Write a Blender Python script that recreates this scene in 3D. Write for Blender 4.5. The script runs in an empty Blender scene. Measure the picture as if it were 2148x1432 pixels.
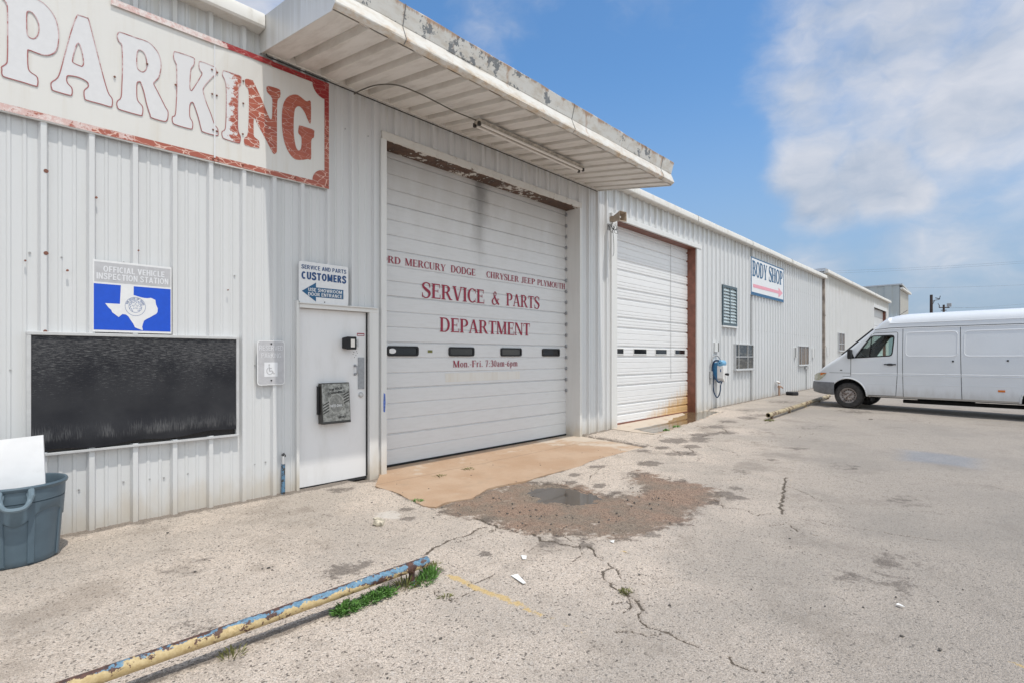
import bpy, bmesh, math, random
import numpy as np
from mathutils import Vector, Matrix
from mathutils.geometry import tessellate_polygon
random.seed(7); rng = np.random.default_rng(11)
SC = bpy.context.scene; COL = SC.collection
R_ = math.radians
# ------------------------------------------------------------------ camera
cd = bpy.data.cameras.new('camera'); cam = bpy.data.objects.new('camera', cd); COL.objects.link(cam)
cam.location = (0, -6, 1.55); cam.rotation_euler = (R_(90), 0, R_(-46.9935))
cd.sensor_width = 36; cd.lens = 36 * 1100 / 2148; cd.shift_y = 0.0149; cd.clip_end = 3000; cd.clip_start = .05
SC.camera = cam
# ------------------------------------------------------------------ light
SUNDIR = Vector((.185, 1.6, -4.2)).normalized()
sd = bpy.data.lights.new('sun', 'SUN'); sd.energy = 2.75; sd.angle = R_(.55); sd.color = (1, .945, .86)
so = bpy.data.objects.new('sun', sd); COL.objects.link(so)
so.rotation_euler = SUNDIR.to_track_quat('-Z', 'Y').to_euler()
SC.view_settings.view_transform = 'Standard'; SC.view_settings.look = 'None'
SC.view_settings.exposure = 0.10; SC.view_settings.gamma = 1

class G:
    """tiny node-graph helper"""
    def __init__(s, nt): s.nt = nt; s.l = nt.links
    def n(s, typ, ins=None, out=0, **kw):
        nd = s.nt.nodes.new('ShaderNode' + typ)
        for k, v in kw.items(): setattr(nd, k, v)
        for k, v in (ins or {}).items():
            sock = nd.inputs[k]
            if isinstance(v, bpy.types.NodeSocket): s.l.new(v, sock)
            else: sock.default_value = v
        return nd if out is None else nd.outputs[out]
    def math(s, op, a, b=0., c=0., clamp=False):
        return s.n('Math', {0: a, 1: b, 2: c}, operation=op, use_clamp=clamp)
    def vmath(s, op, a, b=(0, 0, 0), out=0):
        return s.n('VectorMath', {0: a, 1: b}, out=out, operation=op)
    def mix(s, f, a, b, blend='MIX'):
        nd = s.n('Mix', None, out=None, data_type='RGBA', blend_type=blend)
        for k, v in ((0, f), (6, a), (7, b)):
            if isinstance(v, bpy.types.NodeSocket): s.l.new(v, nd.inputs[k])
            else: nd.inputs[k].default_value = v if k == 0 else (tuple(v) + (1,) if len(v) == 3 else v)
        return nd.outputs[2]
    def ramp(s, f, a, b, lo=0., hi=1.):
        return s.n('MapRange', {0: f, 1: a, 2: b, 3: lo, 4: hi}, interpolation_type='SMOOTHSTEP')
    def noise(s, vec, scale, detail=3, rough=.55, out=0):
        return s.n('TexNoise', {'Vector': vec, 'Scale': scale, 'Detail': detail, 'Roughness': rough}, out=out)
    def sxyz(s, v):
        nd = s.n('SeparateXYZ', {0: v}, out=None); return nd.outputs
    def scl(s, v, xyz): return s.vmath('MULTIPLY', v, xyz)

# ------------------------------------------------------------------ world: sky and clouds
w = bpy.data.worlds.new('World'); SC.world = w; w.use_nodes = True
nt = w.node_tree; nt.nodes.clear(); g = G(nt)
SKY = .15
sky = g.n('TexSky', sky_type='NISHITA', sun_disc=False, sun_elevation=R_(69), sun_rotation=R_(-173), altitude=150, air_density=1.0, dust_density=1.2, ozone_density=2.6)
hsv = g.vmath('MULTIPLY', g.n('HueSaturation', {'Saturation': 1.12, 'Value': 1.0, 'Color': sky}), (.96, 1.17, 1.22))
dv = g.n('TexCoord', out=0)
wz = g.noise(dv, 3.0, 4, .6, out=1)
warp = g.vmath('ADD', dv, g.scl(g.vmath('SUBTRACT', wz, (.5, .5, .5)), (.14, .14, .10)))
blobs = [((.865, .150, .490), .26, .62), ((.905, .080, .430), .26, .82), ((.934, -.02, .375), .30, .85), ((.900, .200, .400), .15, .72), ((.922, .130, .360), .20, .62),
         ((.928, .195, .315), .13, .74), ((.928, .220, .300), .12, 1.0), ((.940, .205, .262), .11, 1.15), ((.955, .140, .280), .12, 1.05), ((.962, .10, .255), .10, .8), ((.29, .81, .51), .16, .8), ((.965, .09, .245), .10, .5), ((.985, .03, .15), .22, .46), ((.955, .26, .130), .14, .5), ((.99, -.05, .19), .2, .5),
         ((.926, -.25, .373), .5, .8), ((.90, -.5, .3), .6, .7), ((.60, .58, .56), .16, .42), ((.72, .36, .60), .22, .40), ((-.6, -.3, .5), 1.0, 1.15), ((-.2, -.95, .2), 1.0, 1.15), ((.2, -.8, .6), .85, 1.1), ((.1, -.35, .93), .75, .95), ((-.5, .4, .7), .6, .9), ((.75, -.65, .15), .55, .9)]  # the big blobs behind and overhead are unseen clouds added to whiten ambient light
acc = None
for c, r, a in blobs:
    d = g.vmath('DISTANCE', warp, c, out=1)
    m = g.ramp(d, r, 0., 0., a)
    acc = m if acc is None else g.math('MAXIMUM', acc, m)
sv = g.vmath('ADD', g.scl(dv, (1, 1, 2.0)), g.scl(g.vmath('SUBTRACT', g.noise(dv, 9.0, 3, .6, out=1), (.5, .5, .5)), (.10, .10, .12)))
n1 = g.noise(sv, 5.0, 9, .56); n2 = g.noise(sv, 16, 6, .62)
up = g.noise(g.vmath('ADD', sv, (-.02, -.06, .10)), 5.0, 9, .56)      # the same field a little nearer the sun: lit tops, shaded bases
dens = g.math('ADD', g.math('MULTIPLY', acc, 1.2), g.math('ADD', g.math('MULTIPLY', g.math('SUBTRACT', n1, .5), 1.25), g.math('MULTIPLY', g.math('SUBTRACT', n2, .5), .30)))
cov = g.ramp(dens, .16, 1.05, 0, .88)
dy, dz = g.sxyz(dv)[1], g.sxyz(dv)[2]
shade = g.math('ADD', .58, g.math('MULTIPLY', g.math('SUBTRACT', n1, up), 2.2), clamp=True)
ccol = g.mix(shade, (.47, .57, .70), (.84, .88, .93))
haze = g.ramp(dz, .50, .0, 0, .92)
skyc = g.mix(haze, hsv, (2.05, 2.65, 3.55))
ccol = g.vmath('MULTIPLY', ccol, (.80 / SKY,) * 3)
front = g.ramp(dy, .05, -.75, 1.0, 2.0)        # unseen clouds behind the viewer, brightened to add fill light
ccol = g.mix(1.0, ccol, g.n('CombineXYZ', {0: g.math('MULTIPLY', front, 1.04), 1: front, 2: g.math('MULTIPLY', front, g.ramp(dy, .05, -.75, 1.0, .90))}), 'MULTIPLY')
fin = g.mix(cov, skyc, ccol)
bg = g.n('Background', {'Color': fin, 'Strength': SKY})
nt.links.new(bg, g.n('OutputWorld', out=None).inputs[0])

# ------------------------------------------------------------------ materials
def mat(name, build):
    m = bpy.data.materials.new(name); m.use_nodes = True; nt = m.node_tree; nt.nodes.clear(); g = G(nt)
    o = g.n('OutputMaterial', out=None); r = build(g)
    nt.links.new(r, o.inputs[0]); return m
def pbsdf(g, col, rough=.5, metal=0., bump=None, bs=.3, bd=.01, spec=.5, **kw):
    ins = {'Base Color': col if isinstance(col, bpy.types.NodeSocket) else tuple(col) + (1,), 'Roughness': rough, 'Metallic': metal, 'Specular IOR Level': spec}
    if bump is not None: ins['Normal'] = g.n('Bump', {'Height': bump, 'Strength': bs, 'Distance': bd})
    ins.update(kw)
    return g.n('BsdfPrincipled', ins)
def P(g): return g.n('NewGeometry')
def OB(g): return g.n('TexCoord', out=3)
def simple(name, col, rough=.5, metal=0., var=.08, scale=20, spec=.5):
    def b(g):
        n = g.noise(OB(g), scale, 4)
        c = g.mix(g.ramp(n, .3, .7), tuple(x * (1 - var) for x in col), tuple(min(1, x * (1 + var)) for x in col))
        return pbsdf(g, c, rough, metal, spec=spec)
    return mat(name, b)

def white_metal(base=(.63, .64, .65), grime=.5, streak=.16, soil=(.46, .38, .27)):
    def b(g):
        p = P(g); x, y, z = g.sxyz(p)
        st = g.noise(g.scl(p, (5, 5, .28)), 1.6, 6, .65)
        c = g.mix(g.ramp(st, .42, .72, 0, streak), base, (.50, .50, .47))
        sp = g.noise(g.scl(p, (1, 1, .5)), 9, 5, .7)
        c = g.mix(g.ramp(sp, .66, .80, 0, .28), c, (.42, .39, .33))
        # soil splashed up from the ground, ragged
        hz = g.math('ADD', z, g.math('MULTIPLY', g.noise(g.scl(p, (3, 3, 1)), 2.5, 4), -.5))
        c = g.mix(g.math('MULTIPLY', g.ramp(hz, .12, -.25), grime), c, soil)
        # run-down dirt below the eaves
        h2 = g.math('ADD', z, g.math('MULTIPLY', g.noise(g.scl(p, (9, 9, .05)), 1.5, 3), 1.1))
        c = g.mix(g.ramp(h2, 5.25, 5.75, 0, .45), c, (.40, .37, .30))
        oil = g.noise(g.scl(p, (1, 1, .4)), 2.2, 2)
        return pbsdf(g, c, .42, 0, oil, .25, .02, spec=.4)
    return b
M = {}
M['wall'] = mat('white_painted_sheet_metal', white_metal())
M['trim'] = mat('white_trim_paint', white_metal((.69, .69, .68), .6, .22))
M['farwall'] = mat('off_white_sheet_metal', white_metal((.69, .69, .685), .5, .2))
M['greywall'] = mat('pale_grey_green_sheet_metal', white_metal((.56, .63, .66), .2, .15))
M['roof'] = simple('galvanised_roof', (.55, .56, .57), .4, .3)
def gutter_b(g):
    p = P(g)
    st = g.noise(g.scl(p, (4, 4, 1.5)), 2.0, 6, .65)
    c = g.mix(g.ramp(st, .45, .75, 0, .45), (.72, .70, .66), (.43, .38, .30))
    return pbsdf(g, c, .5)
M['gutter'] = mat('weathered_white_gutter', gutter_b)
def soffit_b(g):
    p = P(g)
    st = g.noise(g.scl(p, (6, 1.2, 2)), 1.5, 6, .65)
    c = g.mix(g.ramp(st, .40, .75), (.74, .715, .675), (.58, .545, .50))
    sp = g.noise(p, 14, 4, .7); c = g.mix(g.ramp(sp, .68, .80, 0, .35), c, (.36, .29, .20))
    return pbsdf(g, c, .55)
M['soffit'] = mat('grubby_white_soffit_metal', soffit_b)
def fascia_b(g):
    p = P(g); x, y, z = g.sxyz(p)
    st = g.noise(g.scl(p, (2, 2, 5)), 1.8, 6, .7)
    c = g.mix(g.ramp(st, .40, .72, 0, .75), (.68, .665, .63), (.50, .43, .34))
    pe = g.noise(p, 5.5, 9, .72); big = g.noise(p, 1.1, 2)
    peel = g.ramp(g.math('ADD', pe, g.math('MULTIPLY', g.math('SUBTRACT', big, .5), .55)), .585, .60)
    peel = g.math('MULTIPLY', peel, g.ramp(z, 4.83, 4.88))
    c = g.mix(peel, c, (.20, .21, .22))
    # rust along the top lip, the joints and in runs
    rn = g.noise(g.scl(p, (3.5, 3.5, .6)), 2.0, 6, .7)
    lip = g.ramp(z, 4.98, 5.07); 
    rust = g.ramp(g.math('ADD', rn, g.math('MULTIPLY', lip, .20)), .57, .72)
    rust = g.math('MULTIPLY', rust, .75)
    c = g.mix(rust, c, (.36, .19, .09))
    lo = g.math('MULTIPLY', g.ramp(z, 4.80, 4.70), g.ramp(g.noise(g.scl(p, (3, 3, 8)), 2, 5, .7), .42, .7, 0, .8))
    c = g.mix(lo, c, (.50, .34, .18))
    return pbsdf(g, c, .5, bump=pe, bs=.15)
M['fascia'] = mat('flaking_rusty_canopy_fascia', fascia_b)
def door1_b(g):
    p = P(g); x, y, z = g.sxyz(p)
    st = g.noise(g.scl(p, (1.2, 1, 9)), 3.0, 6, .65)
    c = g.mix(g.ramp(st, .4, .75, 0, .22), (.66, .67, .685), (.47, .465, .45))
    # dusty band and old sooty run near the top
    top = g.math('ADD', z, g.math('MULTIPLY', g.noise(g.scl(p, (2, 2, .6)), 2, 5, .6), 1.2))
    c = g.mix(g.ramp(top, 3.7, 5.2, 0, .55), c, (.42, .39, .35))
    dx = g.math('ABSOLUTE', g.math('SUBTRACT', x, g.math('ADD', 5.98, g.math('MULTIPLY', g.math('SUBTRACT', g.noise(p, 3, 4), .5), .35))))
    run = g.math('MULTIPLY', g.ramp(dx, .28, .02), g.ramp(top, 3.3, 5.0, 0, .8))
    c = g.mix(run, c, (.16, .15, .14))
    sc = g.noise(g.scl(p, (2.5, 1, 14)), 3, 7, .75); c = g.mix(g.ramp(sc, .665, .72, 0, .4), c, (.30, .29, .28))
    return pbsdf(g, c, .45, bump=g.noise(g.scl(p, (1, 1, 2)), 5, 3), bs=.1)
M['door1'] = mat('white_steel_shutter_paint', door1_b)
def door2_b(g):
    p = P(g); x, y, z = g.sxyz(p)
    st = g.noise(g.scl(p, (1.2, 1, 9)), 3.0, 6, .65)
    c = g.mix(g.ramp(st, .4, .75, 0, .18), (.76, .76, .765), (.53, .52, .49))
    edge = g.math('ADD', g.math('MULTIPLY', g.math('SUBTRACT', 13.75, x), .30), z)
    edge = g.math('ADD', edge, g.math('MULTIPLY', g.noise(g.scl(p, (7, 1, 1)), 2, 5, .6), .7))
    c = g.mix(g.ramp(edge, 1.30, .75, 0, .9), c, (.60, .36, .13))
    return pbsdf(g, c, .45)
M['door2'] = mat('white_shutter_with_orange_water_stain', door2_b)
def header_b(g):
    p = P(g); x, y, z = g.sxyz(p)
    n = g.noise(p, 7, 10, .75); big = g.noise(p, 1.5, 3)
    c = g.mix(g.ramp(n, .45, .7, 0, .4), (.64, .625, .59), (.45, .41, .36))
    under = g.math('ADD', g.math('MULTIPLY', g.ramp(y, -.03, .01), .20), g.math('MULTIPLY', g.ramp(z, 4.46, 4.43), .05))
    pe = g.ramp(g.math('ADD', g.math('ADD', n, under), g.math('MULTIPLY', g.math('SUBTRACT', big, .5), .55)), .655, .67)
    c = g.mix(pe, c, g.mix(g.ramp(n, .4, .6), (.05, .028, .02), (.12, .065, .04)))
    return pbsdf(g, c, .6, bump=n, bs=.3)
M['header'] = mat('peeling_header_over_brown_primer', header_b)
M['brown'] = simple('red_brown_painted_steel', (.20, .078, .052), .5, 0, .2, 6)
M['manddoor'] = mat('white_door_paint', lambda g: pbsdf(g, g.mix(g.ramp(g.noise(g.scl(P(g), (2, 2, .5)), 3, 6, .65), .45, .75, 0, .22), (.735, .735, .745), (.48, .46, .43)), .4))
M['alu'] = simple('dull_aluminium', (.54, .545, .55), .45, .2, .06, 12)
M['steel'] = simple('stainless_plate', (.34, .35, .37), .38, .35, .1, 25)
M['dark'] = simple('black_plastic', (.014, .014, .016), .5, spec=.35)
M['black'] = simple('matt_black', (.012, .012, .013), .8)
M['seam'] = simple('dark_joint_gap', (.03, .03, .032), .8)
M['greygap'] = simple('grey_joint_shadow_gap', (.20, .20, .20), .8)
def glass_b(tint, gl):
    def b(g):
        fr = g.n('Fresnel', {0: 1.5})
        t = g.n('BsdfTransparent', {0: tint + (1,)}); s = g.n('BsdfGlossy', {0: (.9, .95, .95, 1), 1: .03})
        return g.n('MixShader', {0: g.math('ADD', g.math('MULTIPLY', fr, gl), .03), 1: t, 2: s})
    return b
M['glass'] = mat('tinted_window_glass', glass_b((.74, .86, .82), 1.3))
def dirtyglass_b(g):
    n = g.noise(P(g), 7, 5, .6); br = g.noise(g.scl(P(g), (1, 1, 4)), 3, 4)
    c = g.mix(g.ramp(br, .42, .70), (.035, .037, .036), (.13, .125, .11))
    return pbsdf(g, c, g.ramp(n, .3, .7, .05, .18))
M['pane'] = mat('dusty_dark_window_pane', dirtyglass_b)
M['darkglass'] = mat('dark_glossy_glass', lambda g: pbsdf(g, (.012, .013, .015), .08))
M['brownpane'] = mat('brown_curtained_pane', lambda g: pbsdf(g, g.mix(g.ramp(g.sxyz(g.n('TexWave', {'Vector': P(g), 'Scale': 2.2, 'Distortion': 4}, out=0))[0], .3, .7), (.05, .035, .025), (.24, .17, .11)), .2))
def screen_b(g):
    p = P(g); x, y, z = g.sxyz(p)
    n = g.noise(g.scl(p, (16, 1, 210)), 1.0, 4, .8); n2 = g.noise(g.scl(p, (150, 1, 10)), 1.0, 3, .7); big = g.noise(p, 2.2, 4)
    up = g.ramp(g.math('ADD', z, g.math('MULTIPLY', big, .5)), 1.15, 1.9)
    th = g.math('SUBTRACT', .70, g.math('MULTIPLY', up, .20))
    f = g.n('MapRange', {0: g.math('SUBTRACT', n, th), 1: 0, 2: .10, 3: 0, 4: .30})
    low = g.math('MULTIPLY', g.math('MULTIPLY', g.ramp(z, 1.02, .88), g.ramp(z, .79, .85)), g.ramp(g.noise(g.scl(p, (3, 1, 1)), 2, 3), .25, .65))
    f2 = g.n('MapRange', {0: g.math('ADD', n2, g.math('MULTIPLY', low, .22)), 1: .60, 2: .84, 3: 0, 4: .20})
    f2 = g.math('MULTIPLY', f2, low)
    c = g.mix(g.math('MAXIMUM', f, f2), g.mix(g.ramp(big, .35, .7), (.018, .019, .024), (.034, .035, .04)), (.42, .42, .42))
    wv = g.n('TexNoise', {'Vector': g.scl(p, (160, 1, 160)), 'Scale': 1.0}, out=0)
    return pbsdf(g, c, .8, bump=wv, bs=.3, bd=.003, spec=.25)
M['screen'] = mat('black_woven_sun_screen', screen_b)
# signs
def signwhite_b(g):
    p = P(g)
    st = g.noise(g.scl(p, (8, 1, .5)), 1.3, 6, .6)
    c = g.mix(g.ramp(st, .48, .78, 0, .30), (.69, .68, .655), (.53, .45, .33))
    return pbsdf(g, c, .4, bump=g.noise(g.scl(p, (1, 1, .6)), 2.2, 2), bs=.4, bd=.03)
M['signwhite'] = mat('chalky_cream_sign_panel', signwhite_b)
def crackle(g, p, fade):
    cv = g.n('TexVoronoi', {'Vector': g.vmath('ADD', g.scl(p, (8, 8, 19)), g.scl(g.noise(p, 9, 3, out=1), (.9, .9, .9))), 'Scale': 1.0}, out=0, feature='DISTANCE_TO_EDGE')
    n = g.noise(p, 16, 8, .75); big = g.noise(g.scl(p, (1, 1, 3)), 4, 3)
    x = g.sxyz(p)[0]
    return cv, n, big, x
def redfade_b(g):
    p = P(g); cv, n, big, x = crackle(g, p, 0)
    red = g.mix(g.ramp(big, .3, .7), (.36, .085, .055), (.43, .12, .075))
    crk = g.math('MULTIPLY', g.ramp(cv, .030, .010), g.ramp(x, 2.75, 2.40, .28, .85))
    c = g.mix(crk, red, (.78, .70, .64))
    f = g.math('ADD', g.math('ADD', n, g.math('MULTIPLY', g.math('SUBTRACT', big, .5), .7)), g.ramp(x, 2.19, 1.86, -.22, .33))
    c = g.mix(g.ramp(f, .50, .56), c, (.675, .675, .69))
    return pbsdf(g, c, .45)
M['redfade'] = mat('sun_faded_crackled_red_lettering', redfade_b)
def redborder_b(g):
    p = P(g); cv, n, big, x = crackle(g, p, 0); z = g.sxyz(p)[2]
    red = g.mix(g.ramp(z, 4.1, 4.7), (.37, .10, .065), (.30, .018, .022))
    c = g.mix(g.math('MULTIPLY', g.ramp(cv, .045, .02), g.ramp(z, 4.55, 4.2, .25, .9)), red, (.72, .50, .42))
    f = g.math('ADD', g.math('ADD', n, g.math('MULTIPLY', g.math('SUBTRACT', big, .5), .9)), g.math('ADD', g.ramp(x, 1.6, .7, -.22, .06), g.math('MULTIPLY', g.ramp(z, 4.6, 4.7), g.ramp(x, 2.05, 1.85, 0, .5))))
    c = g.mix(g.ramp(f, .50, .58), c, g.mix(g.ramp(n, .4, .6), (.74, .68, .66), (.62, .42, .39)))
    return pbsdf(g, c, .45)
M['redborder'] = mat('sun_faded_crackled_red_border', redborder_b)
M['redline'] = mat('worn_red_outline', lambda g: pbsdf(g, g.mix(g.ramp(g.math('ADD', g.noise(P(g), 20, 6, .75), g.ramp(g.sxyz(P(g))[2], 4.2, 4.0, .06, -.14)), .46, .64), (.36, .12, .12), (.60, .46, .47)), .5))
M['ghost'] = simple('bleached_white_letter', (.675, .675, .69), .45, 0, .02)
M['redtext'] = mat('dark_red_lettering_paint', lambda g: pbsdf(g, g.mix(g.ramp(g.noise(g.scl(P(g), (1, 1, 3)), 14, 8, .75), .64, .72), (.29, .014, .045), (.55, .42, .44)), .5))
M['signplate'] = simple('white_sign_plate', (.735, .74, .75), .35, 0, .03)
M['navy'] = simple('navy_sign_ink', (.012, .06, .19), .4)
M['royal'] = simple('royal_blue_sign_ink', (.004, .075, .56), .35, 0, .04)
M['greyplate'] = simple('faded_grey_sign_face', (.47, .47, .49), .45, 0, .06)
M['palegrey'] = simple('pale_faded_letter', (.72, .73, .76), .45, 0, .02)
M['sealblue'] = simple('blue_grey_seal_ink', (.16, .22, .40), .45)
M['louvreframe'] = simple('dark_blue_grey_frame', (.075, .11, .13), .45)
M['teal'] = simple('deep_blue_sign_ink', (.012, .10, .22), .45, 0, .1)
M['pink'] = simple('faded_pink_arrow', (.76, .33, .40), .5, 0, .06)
M['boxfront'] = mat('scuffed_etched_metal', lambda g: pbsdf(g, g.mix(g.ramp(g.noise(P(g), 22, 7, .7), .35, .68), (.17, .165, .15), (.46, .45, .41)), .35, .5))
M['boxdisc'] = simple('worn_grey_disc', (.25, .245, .225), .4, .4, .3, 30)
M['boxring'] = simple('pale_etched_ring', (.42, .41, .37), .4, .4, .2, 30)
M['bronze'] = simple('dark_bronze_metal', (.05, .045, .04), .4, .3)
M['bluepaint'] = simple('blue_paint_smear', (.10, .17, .48), .6, 0, .3, 40)
# objects
M['canplastic'] = simple('grey_blue_bin_plastic', (.092, .135, .17), .42, 0, .06, 8, .4)
M['cansunlit'] = simple('sunlit_grey_bin_handle', (.15, .205, .245), .42, 0, .08, 8, .4)  # bin plastic again, with the sun on the handles put into its paler colour
M['foam'] = mat('white_foam_board', lambda g: pbsdf(g, g.mix(g.ramp(g.noise(OB(g), 4, 7, .7), .55, .8, 0, .35), (.82, .825, .84), (.62, .60, .56)), .7, bump=g.noise(OB(g), 3, 3), bs=.4, bd=.03))
def pipe_b(g):
    p = OB(g); o = g.sxyz(p)
    n = g.noise(p, 13, 10, .75); n2 = g.noise(g.vmath('ADD', p, (7, 3, 1)), 8, 10, .75); n3 = g.noise(p, 40, 5, .7); n4 = g.noise(g.vmath('ADD', p, (1, 8, 4)), 6.0, 5, .65)
    side = o[1]; up = o[2]
    jn = g.math('MULTIPLY', g.math('SUBTRACT', n, .5), .075); jn2 = g.math('MULTIPLY', g.math('SUBTRACT', n2, .5), .075); pt = g.math('MULTIPLY', g.math('SUBTRACT', n4, .5), .11)
    c = g.mix(g.ramp(n3, .35, .7), (.055, .032, .030), (.14, .065, .045))
    # worn round the tube: bare rust along the crest, blue below it, yellow on the flank
    h = g.math('ADD', up, g.math('MULTIPLY', side, .9))
    blue = g.math('ADD', g.math('SUBTRACT', .025, g.math('ABSOLUTE', g.math('ADD', h, .001))), g.math('ADD', g.math('MULTIPLY', jn, 2.6), g.math('ADD', g.math('MULTIPLY', pt, 1.5), g.ramp(o[0], -1.3, .9, -.030, .010))))
    c = g.mix(g.ramp(blue, .006, .010), c, g.mix(g.ramp(n3, .3, .7), (.075, .17, .26), (.17, .30, .41)))
    ye = g.math('ADD', g.math('SUBTRACT', -.010, h), g.math('ADD', g.math('MULTIPLY', jn2, 2.6), g.math('ADD', pt, g.ramp(o[0], -.2, 1.3, .012, -.022))))
    c = g.mix(g.ramp(ye, .0, .004), c, g.mix(g.ramp(n3, .3, .7), (.44, .32, .15), (.57, .45, .25)))
    c = g.mix(g.ramp(n2, .60, .61), c, (.60, .46, .25))
    c = g.mix(g.ramp(n, .575, .585), c, (.10, .05, .035))
    return pbsdf(g, c, .65, bump=n2, bs=.7, bd=.012)
M['pipe'] = mat('peeling_blue_and_yellow_paint_over_rust', pipe_b)
def pipe2_b(g):
    p = OB(g); n = g.noise(p, 6, 8, .7)
    return pbsdf(g, g.mix(g.ramp(n, .50, .56), (.43, .36, .23), (.14, .09, .06)), .6, bump=n, bs=.4)
M['pipe2'] = mat('worn_pale_yellow_paint_over_rust', pipe2_b)
M['beige'] = simple('sun_browned_beige_plastic', (.36, .285, .215), .5, 0, .12, 12)
M['lampmetal'] = simple('dusty_fixture_metal', (.46, .42, .36), .55, 0, .3, 15)
M['tube'] = simple('milky_lamp_tube', (.74, .71, .67), .3, 0, .03)
M['chblue'] = simple('blue_charger_plastic', (.06, .22, .42), .35, 0, .08)
M['navybag'] = simple('dark_navy_plastic', (.02, .05, .11), .5)
M['chwhite'] = simple('white_charger_plastic', (.80, .79, .78), .35, 0, .03)
M['conduit'] = simple('grey_conduit', (.36, .36, .36), .5)
M['bluepipe'] = mat('chipped_blue_stub_pipe', lambda g: pbsdf(g, g.mix(g.ramp(g.noise(P(g), 25, 6, .7), .5, .56), (.10, .21, .33), (.05, .05, .05)), .6))
M['copper'] = simple('rusty_brass_fitting', (.42, .26, .18), .5, .2, .3, 40)
M['wood'] = simple('tarred_timber', (.05, .033, .028), .8, 0, .3, 3)
M['wire'] = simple('cable_jacket', (.03, .03, .035), .6)
M['wirefar'] = simple('overhead_conductor', (.10, .11, .12), .5)
M['greencable'] = simple('dusty_green_grey_cable', (.10, .095, .08), .6)
M['leaf'] = simple('fresh_green_leaf', (.10, .22, .045), .55, 0, .5, 40)
M['dryleaf'] = simple('dry_olive_leaf', (.17, .17, .055), .6, 0, .4, 40)
M['paper'] = simple('white_scrap', (.82, .82, .80), .6, 0, .02)
M['rock'] = simple('painted_broken_concrete', (.47, .42, .33), .8, 0, .35, 25)
M['stone'] = simple('dark_loose_stone', (.10, .09, .08), .85, 0, .5, 30)
# van
def vanpaint_b(g):
    p = P(g); o = OB(g); z = g.sxyz(o)[2]
    n = g.noise(o, 1.2, 4); sp = g.noise(o, 60, 3, .7)
    c = g.mix(g.ramp(n, .35, .7, 0, .35), (.74, .765, .79), (.66, .68, .70))
    gr = g.math('ADD', z, g.math('MULTIPLY', g.noise(g.scl(o, (1, 3, 1)), 2.5, 5, .6), -.35))
    c = g.mix(g.ramp(gr, .50, .20, 0, .4), c, (.36, .33, .29))
    return pbsdf(g, c, .30, 0, g.noise(o, 1.6, 2), .06, .02, spec=.5, **{'Coat Weight': .35, 'Coat Roughness': .08})
M['van'] = mat('white_van_paint', vanpaint_b)
M['bumper'] = simple('weathered_grey_bumper_plastic', (.17, .175, .185), .55, 0, .12, 10)
M['tyre'] = simple('dusty_tyre_rubber', (.045, .042, .04), .85, 0, .35, 14)
M['rim'] = mat('rusty_painted_steel_rim', lambda g: pbsdf(g, g.mix(g.ramp(g.noise(OB(g), 14, 6, .65), .42, .66), (.42, .39, .37), (.15, .10, .08)), .45, .4))
M['headlamp'] = mat('yellowed_headlamp_lens', lambda g: pbsdf(g, g.mix(g.ramp(g.noise(OB(g), 9, 4), .3, .7), (.36, .36, .25), (.58, .56, .45)), .12, **{'Coat Weight': .6}))
M['amber'] = simple('amber_lens', (.62, .17, .03), .25)
M['interior'] = simple('grey_cab_interior', (.06, .065, .065), .7)
M['seat'] = simple('dark_seat_cloth', (.03, .034, .036), .9)
def water_b(tint):
    def b(g):
        n = g.noise(P(g), 5, 3)
        return pbsdf(g, g.mix(g.ramp(g.noise(P(g), 2.2, 4), .35, .7), tint, tuple(x * 1.4 for x in tint)), .035, 0, n, .03, .01, spec=.8)
    return b
M['water'] = mat('muddy_puddle_water', water_b((.060, .045, .032)))
M['water2'] = mat('shallow_tan_puddle_water', water_b((.125, .092, .055)))
def apron_b(g):
    p = P(g)
    n = g.noise(p, 1.3, 6, .6); f = g.noise(p, 60, 4, .7); s = g.noise(p, 9, 6, .7)
    c = g.mix(g.ramp(n, .33, .68), (.39, .25, .155), (.46, .325, .225))
    c = g.mix(g.ramp(f, .35, .75, 0, .35), c, (.54, .40, .28))
    mo = g.noise(g.vmath('ADD', p, (4, 4, 4)), 3.5, 7, .7); c = g.mix(g.ramp(mo, .50, .72, 0, .55), c, (.36, .26, .18))
    c = g.mix(g.ramp(s, .60, .75, 0, .55), c, (.33, .24, .16))
    x, y, z = g.sxyz(p)
    pale = g.math('ADD', g.ramp(x, 6.9, 8.3, 0, .26), g.ramp(y, -.75, -.1, 0, .10))
    c = g.mix(g.ramp(g.math('ADD', g.noise(p, 2.5, 6, .65), pale), .62, .80, 0, .7), c, (.58, .52, .44))
    jt = g.ramp(g.math('ABSOLUTE', g.math('SUBTRACT', g.math('ADD', y, g.math('MULTIPLY', g.noise(p, 2, 4), .10)), -.42)), .012, .004)
    c = g.mix(g.math('MULTIPLY', jt, .6), c, (.20, .14, .09))
    return pbsdf(g, c, .75, bump=g.math('ADD', g.math('MULTIPLY', f, .3), s), bs=.35, bd=.01)
M['apron'] = mat('rust_stained_concrete', apron_b)

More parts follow.
